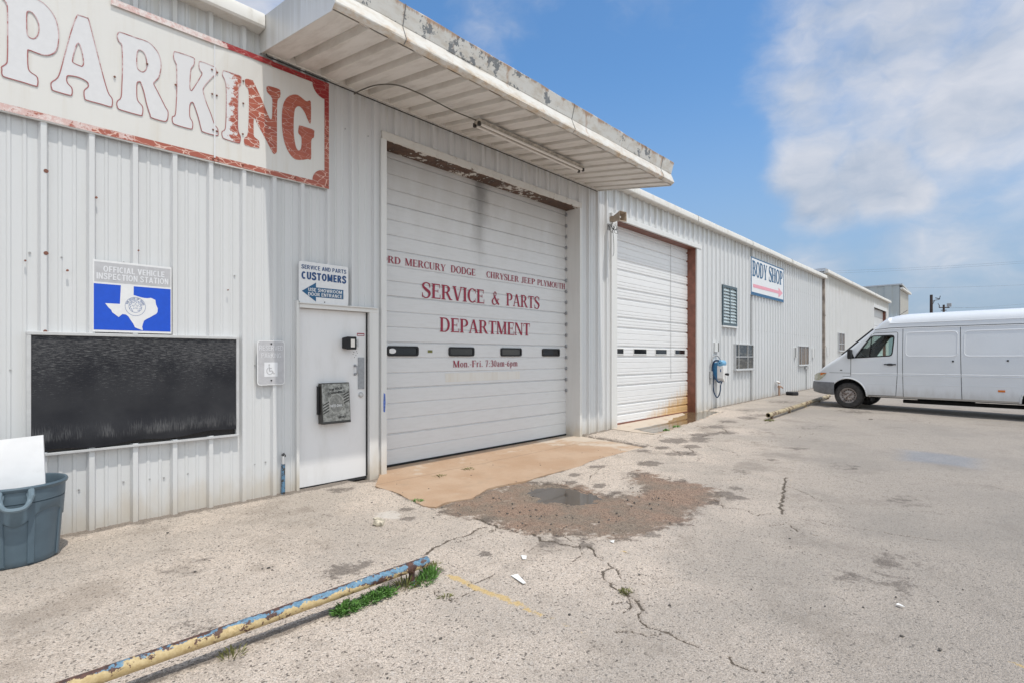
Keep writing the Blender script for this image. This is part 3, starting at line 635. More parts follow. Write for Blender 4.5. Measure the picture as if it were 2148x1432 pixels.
# ------------------------------------------------------------------ ground
PARK={
'P':[[(0.289,3.879),(0.288,3.901),(0.314,3.938),(0.321,3.983),(0.323,4.167),(0.322,4.358),(0.318,4.424),(0.300,4.454),(0.279,4.473),(0.271,4.507),(0.276,4.548),(0.295,4.569),(0.389,4.575),(0.464,4.558),(0.522,4.552),(0.575,4.518),(0.618,4.451),(0.637,4.363),(0.639,4.276),(0.630,4.199),(0.609,4.150),(0.575,4.118),(0.540,4.105),(0.493,4.105),(0.452,4.109),(0.443,4.088),(0.445,3.972),(0.458,3.930),(0.498,3.907),(0.507,3.871),(0.504,3.838),(0.495,3.823),(0.418,3.825),(0.339,3.826),(0.298,3.829),(0.288,3.852)],[(0.446,4.429),(0.469,4.432),(0.498,4.395),(0.513,4.338),(0.510,4.274),(0.495,4.232),(0.475,4.213),(0.452,4.217),(0.440,4.243),(0.437,4.335),(0.438,4.405)]],
'A':[[(0.761,4.538),(0.780,4.553),(0.832,4.555),(0.843,4.544),(0.878,4.389),(0.917,4.213),(0.958,4.035),(0.985,3.943),(1.009,3.909),(1.014,3.877),(1.011,3.842),(0.999,3.825),(0.931,3.826),(0.832,3.825),(0.815,3.840),(0.812,3.901),(0.838,3.944),(0.841,3.974),(0.825,3.993),(0.774,4.006),(0.707,3.995),(0.693,3.970),(0.698,3.928),(0.726,3.897),(0.730,3.858),(0.726,3.836),(0.710,3.826),(0.612,3.827),(0.595,3.840),(0.590,3.879),(0.600,3.902),(0.627,3.937),(0.648,3.997),(0.685,4.190),(0.723,4.386)],[(0.772,4.305),(0.783,4.294),(0.799,4.230),(0.808,4.151),(0.799,4.115),(0.780,4.111),(0.739,4.119),(0.732,4.141),(0.745,4.224),(0.761,4.288)]],
'R':[[(1.061,4.530),(1.082,4.538),(1.189,4.540),(1.285,4.542),(1.337,4.511),(1.376,4.456),(1.393,4.372),(1.385,4.288),(1.368,4.227),(1.341,4.186),(1.334,4.159),(1.368,4.092),(1.430,3.970),(1.449,3.940),(1.451,3.891),(1.441,3.847),(1.414,3.829),(1.315,3.832),(1.304,3.855),(1.277,3.944),(1.255,4.051),(1.229,4.134),(1.215,4.135),(1.200,4.114),(1.198,4.012),(1.207,3.954),(1.240,3.917),(1.246,3.880),(1.240,3.834),(1.222,3.823),(1.082,3.823),(1.054,3.835),(1.046,3.871),(1.053,3.899),(1.078,3.943),(1.085,4.075),(1.089,4.249),(1.084,4.420),(1.064,4.446),(1.050,4.482),(1.053,4.513)],[(1.211,4.432),(1.233,4.440),(1.262,4.417),(1.277,4.352),(1.276,4.289),(1.259,4.252),(1.237,4.238),(1.207,4.253),(1.198,4.302),(1.200,4.391)]],
'K':[[(1.502,4.532),(1.526,4.547),(1.665,4.552),(1.678,4.529),(1.675,4.484),(1.649,4.429),(1.641,4.326),(1.639,4.238),(1.653,4.215),(1.680,4.264),(1.735,4.385),(1.748,4.429),(1.725,4.465),(1.722,4.514),(1.740,4.541),(1.852,4.538),(1.877,4.520),(1.881,4.482),(1.867,4.448),(1.846,4.428),(1.790,4.339),(1.762,4.283),(1.760,4.238),(1.790,4.136),(1.831,4.038),(1.862,3.946),(1.893,3.910),(1.898,3.866),(1.883,3.835),(1.760,3.834),(1.740,3.862),(1.715,3.965),(1.675,4.085),(1.656,4.098),(1.639,4.061),(1.638,3.951),(1.662,3.903),(1.662,3.848),(1.641,3.828),(1.517,3.829),(1.490,3.847),(1.488,3.895),(1.512,3.925),(1.521,4.042),(1.526,4.206),(1.524,4.401),(1.515,4.440),(1.498,4.482)]],
'I':[[(1.946,4.524),(1.967,4.535),(2.108,4.542),(2.124,4.513),(2.117,4.451),(2.097,4.409),(2.091,4.242),(2.089,4.007),(2.097,3.940),(2.117,3.893),(2.111,3.838),(2.091,3.821),(1.967,3.824),(1.940,3.839),(1.935,3.889),(1.962,3.920),(1.972,3.993),(1.977,4.202),(1.975,4.375),(1.962,4.439),(1.940,4.482)]],
'N':[[(2.163,4.522),(2.186,4.539),(2.237,4.544),(2.254,4.527),(2.335,4.377),(2.436,4.180),(2.452,4.369),(2.442,4.433),(2.394,4.477),(2.388,4.524),(2.412,4.547),(2.521,4.555),(2.542,4.525),(2.537,4.468),(2.509,4.420),(2.503,4.264),(2.503,3.894),(2.497,3.836),(2.478,3.815),(2.454,3.824),(2.382,3.944),(2.300,4.075),(2.256,4.139),(2.252,3.988),(2.260,3.937),(2.306,3.909),(2.312,3.850),(2.294,3.823),(2.180,3.818),(2.158,3.829),(2.154,3.887),(2.186,3.932),(2.197,4.042),(2.203,4.282),(2.197,4.422),(2.169,4.459),(2.161,4.504)]],
'G':[[(2.697,4.557),(2.755,4.565),(2.840,4.532),(2.887,4.555),(2.900,4.501),(2.897,4.306),(2.880,4.288),(2.860,4.320),(2.820,4.396),(2.768,4.442),(2.729,4.426),(2.703,4.369),(2.693,4.227),(2.697,4.076),(2.722,3.957),(2.755,3.931),(2.781,3.974),(2.783,4.090),(2.748,4.130),(2.752,4.202),(2.774,4.224),(2.927,4.225),(2.938,4.189),(2.934,4.136),(2.903,4.088),(2.900,3.880),(2.860,3.862),(2.781,3.828),(2.703,3.819),(2.639,3.871),(2.589,3.969),(2.562,4.110),(2.558,4.283),(2.577,4.413),(2.627,4.506)]],
}
TEX=[(1.078,2.209),(1.176,2.206),(1.175,2.124),(1.195,2.119),(1.228,2.109),(1.257,2.104),(1.283,2.103),(1.312,2.109),(1.348,2.093),(1.353,2.050),(1.368,2.010),(1.365,1.975),(1.353,1.957),(1.329,1.941),(1.305,1.923),(1.280,1.908),(1.257,1.889),(1.247,1.854),(1.242,1.831),(1.248,1.798),(1.219,1.808),(1.186,1.823),(1.172,1.857),(1.153,1.889),(1.135,1.922),(1.116,1.939),(1.089,1.942),(1.075,1.927),(1.062,1.912),(1.040,1.931),(1.013,1.954),(1.006,1.975),(0.986,1.996),(0.962,2.033),(1.071,2.034)]
CRACKS=[(0.016,[(3.53,-3.60),(3.41,-3.71),(3.35,-3.86),(3.31,-3.97),(3.21,-4.06)]),(0.020,[(3.32,-3.88),(3.21,-3.91),(3.10,-4.03),(3.05,-4.13),(3.02,-4.22),(2.98,-4.31),(2.91,-4.37),(2.80,-4.41),(2.76,-4.45),(2.75,-4.52),(2.77,-4.61),(2.74,-4.69),(2.75,-4.75),(2.75,-4.81)]),(0.025,[(2.56,-2.68),(2.75,-2.61),(2.88,-2.58),(3.08,-2.59),(3.22,-2.55),(3.34,-2.56)]),(0.030,[(3.46,-2.28),(3.42,-2.65),(3.45,-2.84),(3.50,-3.04),(3.41,-3.15),(3.46,-3.27),(3.50,-3.44),(3.58,-3.53),(3.53,-3.60)]),(0.012,[(3.58,-3.05),(3.65,-3.20),(3.71,-3.36)]),(0.016,[(5.46,-3.88),(5.51,-3.97),(5.50,-4.11),(5.39,-4.24),(5.52,-4.29),(5.54,-4.36),(5.54,-4.45),(5.56,-4.65),(5.55,-4.82),(5.60,-5.12),(5.65,-5.40),(5.70,-5.66),(5.71,-5.84)]),(0.035,[(7.32,-3.98),(6.65,-4.14),(5.92,-4.32),(5.60,-4.42)]),(0.010,[(7.73,-3.54),(7.63,-3.72),(7.38,-3.96)]),(0.012,[(8.34,-5.07),(8.44,-5.49),(8.51,-5.86),(8.24,-6.11)]),(0.010,[(2.75,-4.96),(2.72,-5.02),(2.71,-5.08),(2.75,-5.15)]),(0.012,[(2.20,-3.24),(2.17,-3.35),(2.18,-3.40),(2.20,-3.46)]),(0.030,[(8.49,-0.18),(8.42,-0.59),(8.36,-1.04),(8.30,-1.47),(8.18,-1.66),(8.12,-1.86)]),(0.015,[(10.20,-0.94),(10.18,-1.20),(10.35,-1.53)]),(0.020,[(11.08,-0.88),(10.78,-1.27),(10.91,-1.41),(11.48,-1.41),(12.56,-1.31)]),(0.020,[(14.40,-0.43),(14.64,-0.54),(14.89,-0.90),(15.18,-1.34)]),(0.030,[(9.75,-1.85),(10.37,-1.85),(10.49,-2.07),(10.99,-1.79)]),(0.030,[(8.11,-2.02),(7.89,-2.35),(8.20,-2.36),(8.53,-2.10)]),(0.020,[(4.95,-1.85),(5.11,-1.94),(5.11,-2.23),(5.04,-2.55),(5.10,-2.61)]),(0.012,[(5.33,-4.54),(5.16,-4.68),(5.11,-4.85)])]
STAIN=[(3.42,-1.71),(3.67,-1.66),(4.31,-1.57),(4.88,-1.63),(4.99,-1.81),(5.11,-1.94),(5.23,-2.28),(5.12,-2.63),(5.11,-2.74),(5.17,-2.99),(5.65,-2.87),(5.96,-2.48),(6.37,-2.41),(6.35,-2.65),(6.22,-2.90),(6.27,-3.26),(6.13,-3.52),(5.86,-3.72),(5.50,-3.78),(5.22,-3.69),(4.76,-3.84),(4.66,-3.81),(4.36,-3.74),(4.02,-3.66),(3.78,-3.47),(3.73,-3.35),(3.46,-2.92),(3.44,-2.67),(3.49,-2.31),(3.36,-2.12),(3.40,-1.84)]
PUD=[(4.68,-1.96),(4.91,-1.94),(5.03,-2.14),(4.99,-2.42),(5.07,-2.63),(4.73,-2.74),(4.50,-2.60),(4.43,-2.37),(4.50,-2.15)]
GRAV=[(3.42,-1.71),(4.31,-1.57),(4.90,-1.64),(4.78,-1.94),(4.44,-2.20),(4.05,-2.12),(3.53,-2.26),(3.38,-2.10)]
BLUE=[(10.82,-4.67),(10.85,-5.22),(10.71,-5.91),(9.48,-5.88),(9.49,-5.43),(9.47,-4.80)]
YEL=[(2.39,-3.11),(2.42,-3.12),(2.45,-3.19),(2.44,-3.41),(2.47,-3.69),(2.46,-3.94),(2.45,-4.29),(2.40,-4.29),(2.39,-3.97),(2.39,-3.72),(2.38,-3.44),(2.39,-3.24)]
YEL2=[(3.68,-6.01),(3.71,-6.03),(3.69,-6.11),(3.65,-6.10)]
YEL3=[(8.47,-3.73),(8.52,-3.78),(6.72,-4.22),(6.67,-4.17)]
YEL4=[(3.65,-3.76),(3.70,-3.80),(3.65,-3.87),(3.60,-3.84)]
WHITEP=[(2.81,-1.48),(2.96,-1.41),(3.06,-1.46),(3.07,-1.68),(2.91,-1.81),(2.76,-1.69)]
APRON1=[(3.48,-0.51),(3.46,-0.62),(3.50,-0.69),(3.48,-0.96),(3.43,-1.27),(3.37,-1.59),(3.41,-1.73),(3.66,-1.68),(3.92,-1.73),(4.29,-1.58),(4.48,-1.59),(4.87,-1.64),(5.14,-1.63),(5.62,-1.62),(6.10,-1.63),(6.48,-1.53),(7.21,-1.53),(8.10,-1.58),(8.26,-0.96),(8.37,-0.23)]
APRON2=[(9.49,-0.00),(9.46,-0.16),(9.38,-0.64),(9.41,-1.01),(10.06,-1.00),(11.08,-0.88),(12.48,-0.70),(13.84,-0.58),(14.21,-0.51),(14.48,0.04)]
PUD2=[(9.77,-.40),(10.35,-.41),(11.1,-.45),(12.08,-.14),(12.49,-.11),(13.0,-.02),(13.35,.2),(13.64,.2),(13.64,-.05),(14.15,-.06),(14.3,-.25),(14.14,-.44),(13.82,-.47),(12.52,-.69),(11.11,-.86),(10.06,-.98),(9.5,-.98),(9.6,-.65)]
CHIP1=[(2.70,-3.47),(2.74,-3.50),(2.68,-3.63),(2.65,-3.63)]
CHIP2=[(3.03,-3.27),(3.04,-3.32),(3.00,-3.35),(2.97,-3.34)]
CHIP3=[(3.77,-3.60),(3.80,-3.63),(3.75,-3.65)]
BLOTS=[(2.88,-3.02,0.1,0.81),(1.95,-2.5,0.22,0.84),(2.12,-2.5,0.13,0.68),(6.91,-2.29,0.26,1.05),(7.85,-2.24,0.3,0.84),(8.0,-2.37,0.22,0.94),(8.95,-1.65,0.4,1.01),(9.5,-1.9,0.3,0.94),(10.2,-1.85,0.3,0.81),(13.2,-1.5,0.5,0.81),(14,-1.53,0.5,0.74),(7.7,-1.74,0.2,0.81),(9.62,-3.52,0.28,0.68),(8.4,-3.5,0.16,0.68),(3.0,-1.86,0.14,0.81),(3.15,-1.6,0.12,0.88),(3.4,-3.3,0.2,0.74),(3.55,-3.5,0.16,0.68),(5.9,-3.85,0.2,0.88),(6.3,-3.7,0.18,0.74),(4.9,-5.4,0.35,0.61),(4.3,-5.2,0.25,0.54),(16.5,-3.2,0.8,0.68),(2.35,-2.95,0.13,1.05),(2.1,-2.98,0.2,0.81),(14.8,-0.9,0.5,0.68),(18,-0.9,0.8,0.68),(8.15,-1.85,0.22,1.0),(8.6,-2.15,0.25,1.0),(9.3,-1.95,0.3,1.0),(9.9,-1.75,0.28,1.0),(10.5,-2.0,0.3,1.0),(11.2,-1.55,0.35,0.95),(12.2,-1.4,0.35,0.9),(5.25,-2.1,0.14,0.95),(5.35,-2.45,0.16,0.9),(5.2,-2.75,0.12,0.9),(4.9,-1.75,0.13,0.95),(5.6,-1.9,0.16,0.85),(6.2,-1.85,0.2,0.85),(6.0,-3.7,0.18,0.95),(3.5,-2.4,0.14,0.85),(4.2,-3.75,0.16,0.85),(2.5,-1.2,0.2,0.6),(1.2,-1.6,0.4,0.5),(1.0,-2.6,0.35,0.45),(3.1,-0.35,0.22,0.8),(7.2,-3.4,0.3,0.55),(6.9,-5.2,0.5,0.55),(4.4,-5.5,0.35,0.55),(8.5,-4.4,0.5,0.5),(12.5,-3.0,0.8,0.5),(11,-2.6,0.5,0.6)]
PALE=[(9.45,-1.1),(10.1,-1.1),(10.3,-1.55),(9.3,-1.6),(8.9,-1.25)]

def gz(x, y):
    x = np.asarray(x, float); y = np.asarray(y, float)
    r = .0105 * np.clip(x - 5, 0, 35)
    sl = .012 * np.clip(y, -8, 0) * np.clip((x - 5) / 10, 0, 1)
    return r + sl
def axis(a, b, d, lo, hi, grow=1.09, cap=40):
    c = list(np.arange(a, b, d)); s = d; v = b
    while v < hi: c.append(v); s = min(s * grow, cap); v += s
    c.append(hi); s = d; v = a - d; L = []
    while v > lo: L.append(v); s = min(s * grow, cap); v -= s
    L.append(lo); return np.array(L[::-1] + c)
def pip(px, py, poly):
    ins = np.zeros(px.shape, bool); n = len(poly)
    for i in range(n):
        x1, y1 = poly[i]; x2, y2 = poly[(i + 1) % n]
        if y1 == y2: continue
        c = ((y1 > py) != (y2 > py)) & (px < (x2 - x1) * (py - y1) / (y2 - y1) + x1)
        ins ^= c
    return ins
def segd(px, py, a, b):
    ax, ay = a; bx, by = b; dx, dy = bx - ax, by - ay; L = dx * dx + dy * dy + 1e-9
    t = np.clip(((px - ax) * dx + (py - ay) * dy) / L, 0, 1)
    return np.hypot(px - ax - t * dx, py - ay - t * dy)
def polymask(X, Y, poly, soft):
    a = np.array(poly); m = soft + .02
    sel = (X > a[:, 0].min() - m) & (X < a[:, 0].max() + m) & (Y > a[:, 1].min() - m) & (Y < a[:, 1].max() + m)
    out = np.zeros(X.shape, np.float32); px, py = X[sel], Y[sel]
    if px.size == 0: return out
    d = np.full(px.shape, 9.)
    for i in range(len(poly)): d = np.minimum(d, segd(px, py, poly[i], poly[(i + 1) % len(poly)]))
    d = np.where(pip(px, py, poly), d, -d)
    out[sel] = np.clip(d / (2 * soft) + .5, 0, 1); return out
def vnoise(X, Y, s, seed):
    r = np.random.default_rng(seed); t = r.random((256, 256)).astype(np.float32)
    u = X / s; v = Y / s; i = np.floor(u).astype(int); j = np.floor(v).astype(int); fx = u - i; fy = v - j
    fx = fx * fx * (3 - 2 * fx); fy = fy * fy * (3 - 2 * fy); i &= 255; j &= 255; i2 = (i + 1) & 255; j2 = (j + 1) & 255
    return (t[i, j] * (1 - fx) + t[i2, j] * fx) * (1 - fy) + (t[i, j2] * (1 - fx) + t[i2, j2] * fx) * fy
gx = axis(.0, 8.6, .0155, -500, 900, 1.035); gy = axis(-6.1, .02, .0155, -600, 500, 1.09)
X, Y = np.meshgrid(gx, gy, indexing='xy'); nx, ny = len(gx), len(gy)
crack = np.zeros(X.shape, np.float32)
rr = random.Random(5)
def jag(q, step=.05, amp=.02):
    o = []
    for (a, b), (c, d) in zip(q, q[1:]):
        n = max(1, int(math.hypot(c - a, d - b) / step))
        for k in range(n): o.append((a + (c - a) * k / n + rr.uniform(-amp, amp), b + (d - b) * k / n + rr.uniform(-amp, amp)))
    return o + [q[-1]]
MORE = []
for wd, q in CRACKS:             # short random branches
    for (a, b), (c, d) in zip(q, q[1:]):
        if rr.random() < .22:
            t = math.atan2(d - b, c - a) + rr.choice((-1, 1)) * rr.uniform(.5, 1.4); x_, y_ = a, b; br = [(x_, y_)]
            for k in range(rr.randint(2, 6)):
                t += rr.uniform(-.5, .5); l = rr.uniform(.04, .13); x_ += l * math.cos(t); y_ += l * math.sin(t); br.append((x_, y_))
            MORE.append((.006, br))
for x_, y_, t, n_ in ((6.4, -3.3, -.2, 8), (7.2, -2.6, -.3, 9), (8.6, -2.2, -1.2, 10), (6.2, -4.8, .9, 8), (9.5, -2.6, -.1, 12), (7.8, -4.3, -1.3, 10), (8.4, -3.0, .3, 10), (9.0, -1.3, .0, 10), (10.4, -1.9, .1, 12), (12.5, -1.6, .2, 10), (5.5, -2.2, .2, 8), (6.0, -1.95, .1, 10), (6.6, -2.1, -.4, 7), (15, -3.5, -.9, 9), (18, -1.0, .1, 12)):
    br = [(x_, y_)]
    for k in range(n_): t += rr.uniform(-.4, .4); l = rr.uniform(.06, .18) * (1 if x_ < 9 else 1.6); x_ += l * math.cos(t); y_ += l * math.sin(t); br.append((x_, y_))
    MORE.append((.008 if x_ < 9 else .016, br))
for wd, q in CRACKS + MORE:
    q = jag(q)
    for a, b in zip(q, q[1:]):
        ww = max(.0095, wd * .72) * rr.uniform(.45, 1.15); m = ww + .03
        sx0 = np.searchsorted(gx, min(a[0], b[0]) - m); sx1 = np.searchsorted(gx, max(a[0], b[0]) + m)
        sy0 = np.searchsorted(gy, min(a[1], b[1]) - m); sy1 = np.searchsorted(gy, max(a[1], b[1]) + m)
        sl = (slice(sy0, sy1), slice(sx0, sx1))
        if X[sl].size == 0: continue
        d = segd(X[sl], Y[sl], a, b)
        crack[sl] = np.maximum(crack[sl], np.clip(1.25 - d / ww, 0, 1))
stain = polymask(X, Y, STAIN, .24); grav = polymask(X, Y, GRAV, .12)
hole = polymask(X, Y, PUD, .20) * (.75 + .5 * vnoise(X, Y, .13, 21))
blot = np.zeros(X.shape, np.float32)
for bx, by, br, ba in BLOTS:
    sel = (abs(X - bx) < 3 * br) & (abs(Y - by) < 3 * br)
    blot[sel] = np.maximum(blot[sel], (ba * np.exp(-(((X[sel] - bx) / br) ** 2 + ((Y[sel] - by) / (br * .8)) ** 2))))
# grime collected along the foot of the wall and along the barrier pipe
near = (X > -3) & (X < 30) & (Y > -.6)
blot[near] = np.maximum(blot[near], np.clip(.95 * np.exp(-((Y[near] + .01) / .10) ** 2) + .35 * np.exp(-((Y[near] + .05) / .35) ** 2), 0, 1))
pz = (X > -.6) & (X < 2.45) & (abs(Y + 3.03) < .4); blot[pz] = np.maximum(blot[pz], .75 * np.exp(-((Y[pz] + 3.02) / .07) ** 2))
for pl in (APRON1, APRON2):      # grit gathered along the slab edges
    sel = (X > pl[0][0] - 1) & (X < 15) & (Y > -2.2) & (Y < .1); d = np.full(X[sel].shape, 9.)
    for a, b in zip(pl, pl[1:]): d = np.minimum(d, segd(X[sel], Y[sel], a, b))
    blot[sel] = np.maximum(blot[sel], .72 * np.exp(-(d / .07) ** 2))
blot = np.maximum(blot, .55 * np.clip(polymask(X, Y, PUD, .5) * 1.0, 0, 1) * (1 - hole))
yel = np.maximum.reduce([polymask(X, Y, YEL, .035) * np.clip(1.0 - (-3.2 - Y) / 1.7, .3, 1), .8 * polymask(X, Y, YEL2, .03), .38 * polymask(X, Y, YEL3, .05), .55 * polymask(X, Y, YEL4, .05)])
blu = .8 * polymask(X, Y, BLUE, .28); whi = np.maximum(polymask(X, Y, WHITEP, .11), .55 * polymask(X, Y, PALE, .12))
lump = .5 * polymask(X, Y, WHITEP, .08)
Z = gz(X, Y) + (vnoise(X, Y, 1.7, 1) - .5) * .012 * np.clip((X + 3) / 4, 0, 1) * np.clip(-Y / .6, 0, 1) + (vnoise(X, Y, .23, 2) - .5) * .006
fine = (X > -.2) & (X < 9) & (Y > -6.2)
Z += fine * ((rng.random(X.shape) - .5) * .0028 + stain * (rng.random(X.shape) - .5) * .005 + stain * (vnoise(X, Y, .045, 4) - .5) * .014)
Z += -.014 * stain - .012 * np.clip(crack, 0, 1) - .040 * hole + .012 * lump * vnoise(X, Y, .05, 9)
# under the concrete aprons the asphalt lies lower, so the slab edge shows
ap = np.maximum(polymask(X, Y, APRON1 + [(8.6, .5), (3.4, .5)], .02), polymask(X, Y, APRON2 + [(14.6, .6), (9.4, .6)], .04))
Z -= .035 * ap
Z[(Y > .02)] -= .03
me = bpy.data.meshes.new('parking_lot')
nv = nx * ny; me.vertices.add(nv)
me.vertices.foreach_set('co', np.stack([X, Y, Z], -1).astype(np.float32).ravel())
ii = np.arange(nv).reshape(ny, nx); qf = np.stack([ii[:-1, :-1], ii[:-1, 1:], ii[1:, 1:], ii[1:, :-1]], -1).reshape(-1, 4)
me.loops.add(qf.size); me.polygons.add(len(qf))
me.loops.foreach_set('vertex_index', qf.ravel().astype(np.int32)); me.polygons.foreach_set('loop_start', (np.arange(len(qf)) * 4).astype(np.int32))
me.polygons.foreach_set('use_smooth', np.ones(len(qf), bool)); me.update()
for nm, ch in (('mA', (crack, stain, blot)), ('mB', (yel, blu, whi))):
    at = me.attributes.new(nm, 'FLOAT_COLOR', 'POINT'); at.data.foreach_set('color', np.stack(list(ch) + [np.ones_like(crack)], -1).astype(np.float32).ravel())
me.materials.append(M['ground'])
o = bpy.data.objects.new('parking_lot', me); COL.objects.link(o); tag(o, 'weathered beige asphalt parking lot with cracks and stains', 'ground', kind='structure')
# aprons
def ragged(poly, step=.05, amp=.012):
    q = jag(poly + [poly[0]], step, amp); return q[:-1]
def apron(poly, extra, zf, label):
    mb = MB(); pl = jag(jag(poly, .35, .018), .05, .012) + extra
    t = tessellate_polygon([[Vector((a, b, 0)) for a, b in pl]]); n = len(pl)
    mb.add([(a, b, zf(a, b)) for a, b in pl], [tuple(x) for x in t])
    mb.add([(a, b, zf(a, b)) for a, b in pl] + [(a, b, zf(a, b) - .06) for a, b in pl], [(i, (i + 1) % n, n + (i + 1) % n, n + i) for i in range(n)])
    return tag(mb.obj('concrete_apron', 'apron'), label, 'pavement', kind='structure')
apron(APRON1, [(8.42, .34), (3.86, .34), (3.86, -.02)], lambda a, b: .004 + .002 * b, 'tan concrete apron in front of the lettered garage door')
apron(APRON2, [(13.75, .30), (9.6, .30)], lambda a, b: .045 + .0042 * (a - 9.5), 'tan concrete apron in front of the second garage door')
mb = MB(); pl = ragged([(4.28, -1.84), (4.9, -1.80), (5.2, -2.1), (5.22, -2.8), (4.7, -2.95), (4.3, -2.6)], .1, .02)
mb.add([(a, b, -.033) for a, b in pl], [tuple(x) for x in tessellate_polygon([[Vector((a, b, 0)) for a, b in pl]])])
tag(mb.obj('puddle', 'water'), 'small muddy puddle in the pothole of the asphalt', 'puddle', kind='structure')
mb = MB(); pl = ragged(PUD2, .12, .03)
mb.add([(a, b, .0478 + .0042 * (a - 9.5) + .0012) for a, b in pl], [tuple(x) for x in tessellate_polygon([[Vector((a, b, 0)) for a, b in pl]])])
tag(mb.obj('puddle', 'water2'), 'shallow puddle spread along the second garage doorway', 'puddle', kind='structure')
# ------------------------------------------------------------------ service building
bld = empty('service_building', 'long white corrugated metal garage building with overhead doors and front canopy', 'building')
ZE = 5.12
mb = MB()
sheet(mb, -3, .45, -.06, ZE); sheet(mb, .45, 2.09, 1.76, ZE); sheet(mb, .45, 2.09, -.06, .74); sheet(mb, 2.09, 2.745, -.06, ZE)
sheet(mb, 2.745, 3.73, 2.16, ZE); sheet(mb, 3.73, 3.90, -.06, ZE); sheet(mb, 3.90, 8.36, 4.53, ZE); sheet(mb, 8.36, 9.44, -.06, ZE)
sheet(mb, 9.44, 13.90, 4.56, ZE, 0, .30, 9.912); sheet(mb, 13.90, 17.86, -.06, ZE, 0, .30, 9.912); sheet(mb, 17.88, 27.25, -.06, ZE, 0, .30, 9.932)
# closed sides, back and inner walls so that nothing looks hollow
mb.quad((-3, 0, -.06), (-3, 20, -.06), (-3, 20, ZE), (-3, 0, ZE)); mb.quad((27.3, .0, -.06), (27.3, 20, -.06), (27.3, 20, ZE), (27.3, .0, ZE)); mb.quad((-3, 20, -.06), (27.3, 20, -.06), (27.3, 20, ZE), (-3, 20, ZE))
mb.quad((.45, .06, .6), (2.1, .06, .6), (2.1, .06, 1.8), (.45, .06, 1.8))
mb.cur = 1   # panel screws, and a few rust holes in the ribs
def screw(x, z, r=.008): mb.lathe([(0, -.045), (r, -.045), (r, -.03), (0, -.03)], (x, 0, z), 6, 'y')
rib = [.545 + PITCH * k for k in range(-5, 11)]
for z in (.38, 1.45, 2.42, 4.4):
    for x in rib:
        for dx in (-.085, .12):
            X_ = x + dx
            if random.random() < .55: continue
            if (.4 < X_ < 2.15 and .7 < z < 1.8) or (2.7 < X_ < 3.95 and z < 2.5) or X_ > 3.9: continue
            mb.lathe([(0, -.014), (.008, -.012), (.008, 0)], (X_, 0, z + random.uniform(-.01, .01)), 6, 'y')
for k in range(45):
    x = 14.1 + .3 * k
    for z in (2.42, 4.2):
        if x < 27: mb.lathe([(0, -.014), (.009, -.012), (.009, 0)], (x, 0, z), 6, 'y')
mb.cur = 2
for x, z, r in ((.56, 3.13, .017), (.56, 2.43, .017), (.555, 1.765, .014), (.90, 2.98, .010), (1.215, 2.55, .008), (.43, 2.35, .008), (2.0, 2.25, .007), (.70, 2.30, .010)):
    mb.lathe([(0, -.049), (r, -.0485), (r * .9, -.03)], (x, 0, z), 9, 'y')
mb.obj('wall', ['wall', 'conduit', 'brown'], bld)
# roof
mb = MB(); mb.quad((-3, -.04, 5.25), (27.35, -.04, 5.25), (27.35, 10, 5.92), (-3, 10, 5.92)); mb.quad((-3, 10, 5.92), (27.35, 10, 5.92), (27.35, 20, 5.25), (-3, 20, 5.25))
mb.quad((-3, 0, ZE), (-3, 20, ZE), (-3, 20, 5.25), (-3, 10, 5.92), (-3, 0, 5.25)); mb.quad((27.32, 0, ZE), (27.32, 20, ZE), (27.32, 20, 5.25), (27.32, 10, 5.92), (27.32, 0, 5.25))
mb.obj('roof', 'roof', bld)
def gutter(x0, x1, seams, zb=5.10, y0=0., parent=bld):
    pr = [(-.0, zb + .0), (-.155, zb), (-.172, zb + .02), (-.175, zb + .10), (-.160, zb + .155), (-.12, zb + .182), (-.02, zb + .185)]
    mb = MB(); n = len(pr); N = max(2, int((x1 - x0) / 1.5)); vs = []
    for k in range(N + 1):
        x = x0 + (x1 - x0) * k / N; s = random.uniform(-.006, .006)
        vs += [(x, y0 + a, b + s) for a, b in pr]
    mb.add(vs, [(k * n + i, k * n + i + 1, (k + 1) * n + i + 1, (k + 1) * n + i) for k in range(N) for i in range(n - 1)])
    mb.add([(x0, y0 + a, b) for a, b in pr], [tuple(range(n))]); mb.add([(x1, y0 + a, b) for a, b in pr], [tuple(range(n))])
    g_ = mb.obj('eave_gutter', 'gutter', parent, smooth=True)
    mb = MB()
    for s in seams:
        if mb.v: mb.cut()
        mb.tube([(s, y0 + a * 1.012 - .001, b) for a, b in pr[1:]], .006, 6)
    if seams: mb.obj('gutter_joint', 'greygap', g_)
    return g_
gutter(-3, 2.33, [-.6]); gutter(8.95, 27.46, [13.45, 17.6, 22.0])
# ---------- canopy
CX0, CX1 = 2.34, 8.95
sz = lambda y: 4.975 + .158 * y
mb = MB(); pr = [(CX0, -.052)]
k = 0
while 2.673 + .3185 * k < CX1 - .10:
    c = 2.673 + .3185 * k; pr += [(c - .058, -.052), (c - .044, .028), (c + .044, .028), (c + .056, -.052)]; k += 1
pr.append((CX1, -.052)); n = len(pr)
mb.add([(x, y, sz(y) + h) for y in (-.02, -1.60) for x, h in pr], [(i, i + 1, n + i + 1, n + i) for i in range(n - 1)])
mb.quad((CX0, 0, 5.27), (CX1, 0, 5.27), (CX1, -1.62, 5.04), (CX0, -1.62, 5.04))
mb.box(CX0 + .01, CX1 - .01, -.05, -.008, 4.90, 4.985)
mb.box(CX0, CX1, -.03, -.005, 5.02, 5.27)
can = mb.obj('canopy', 'soffit', bld); can['label'] = 'ribbed white metal canopy with rusty flaking fascia over the lettered garage door'
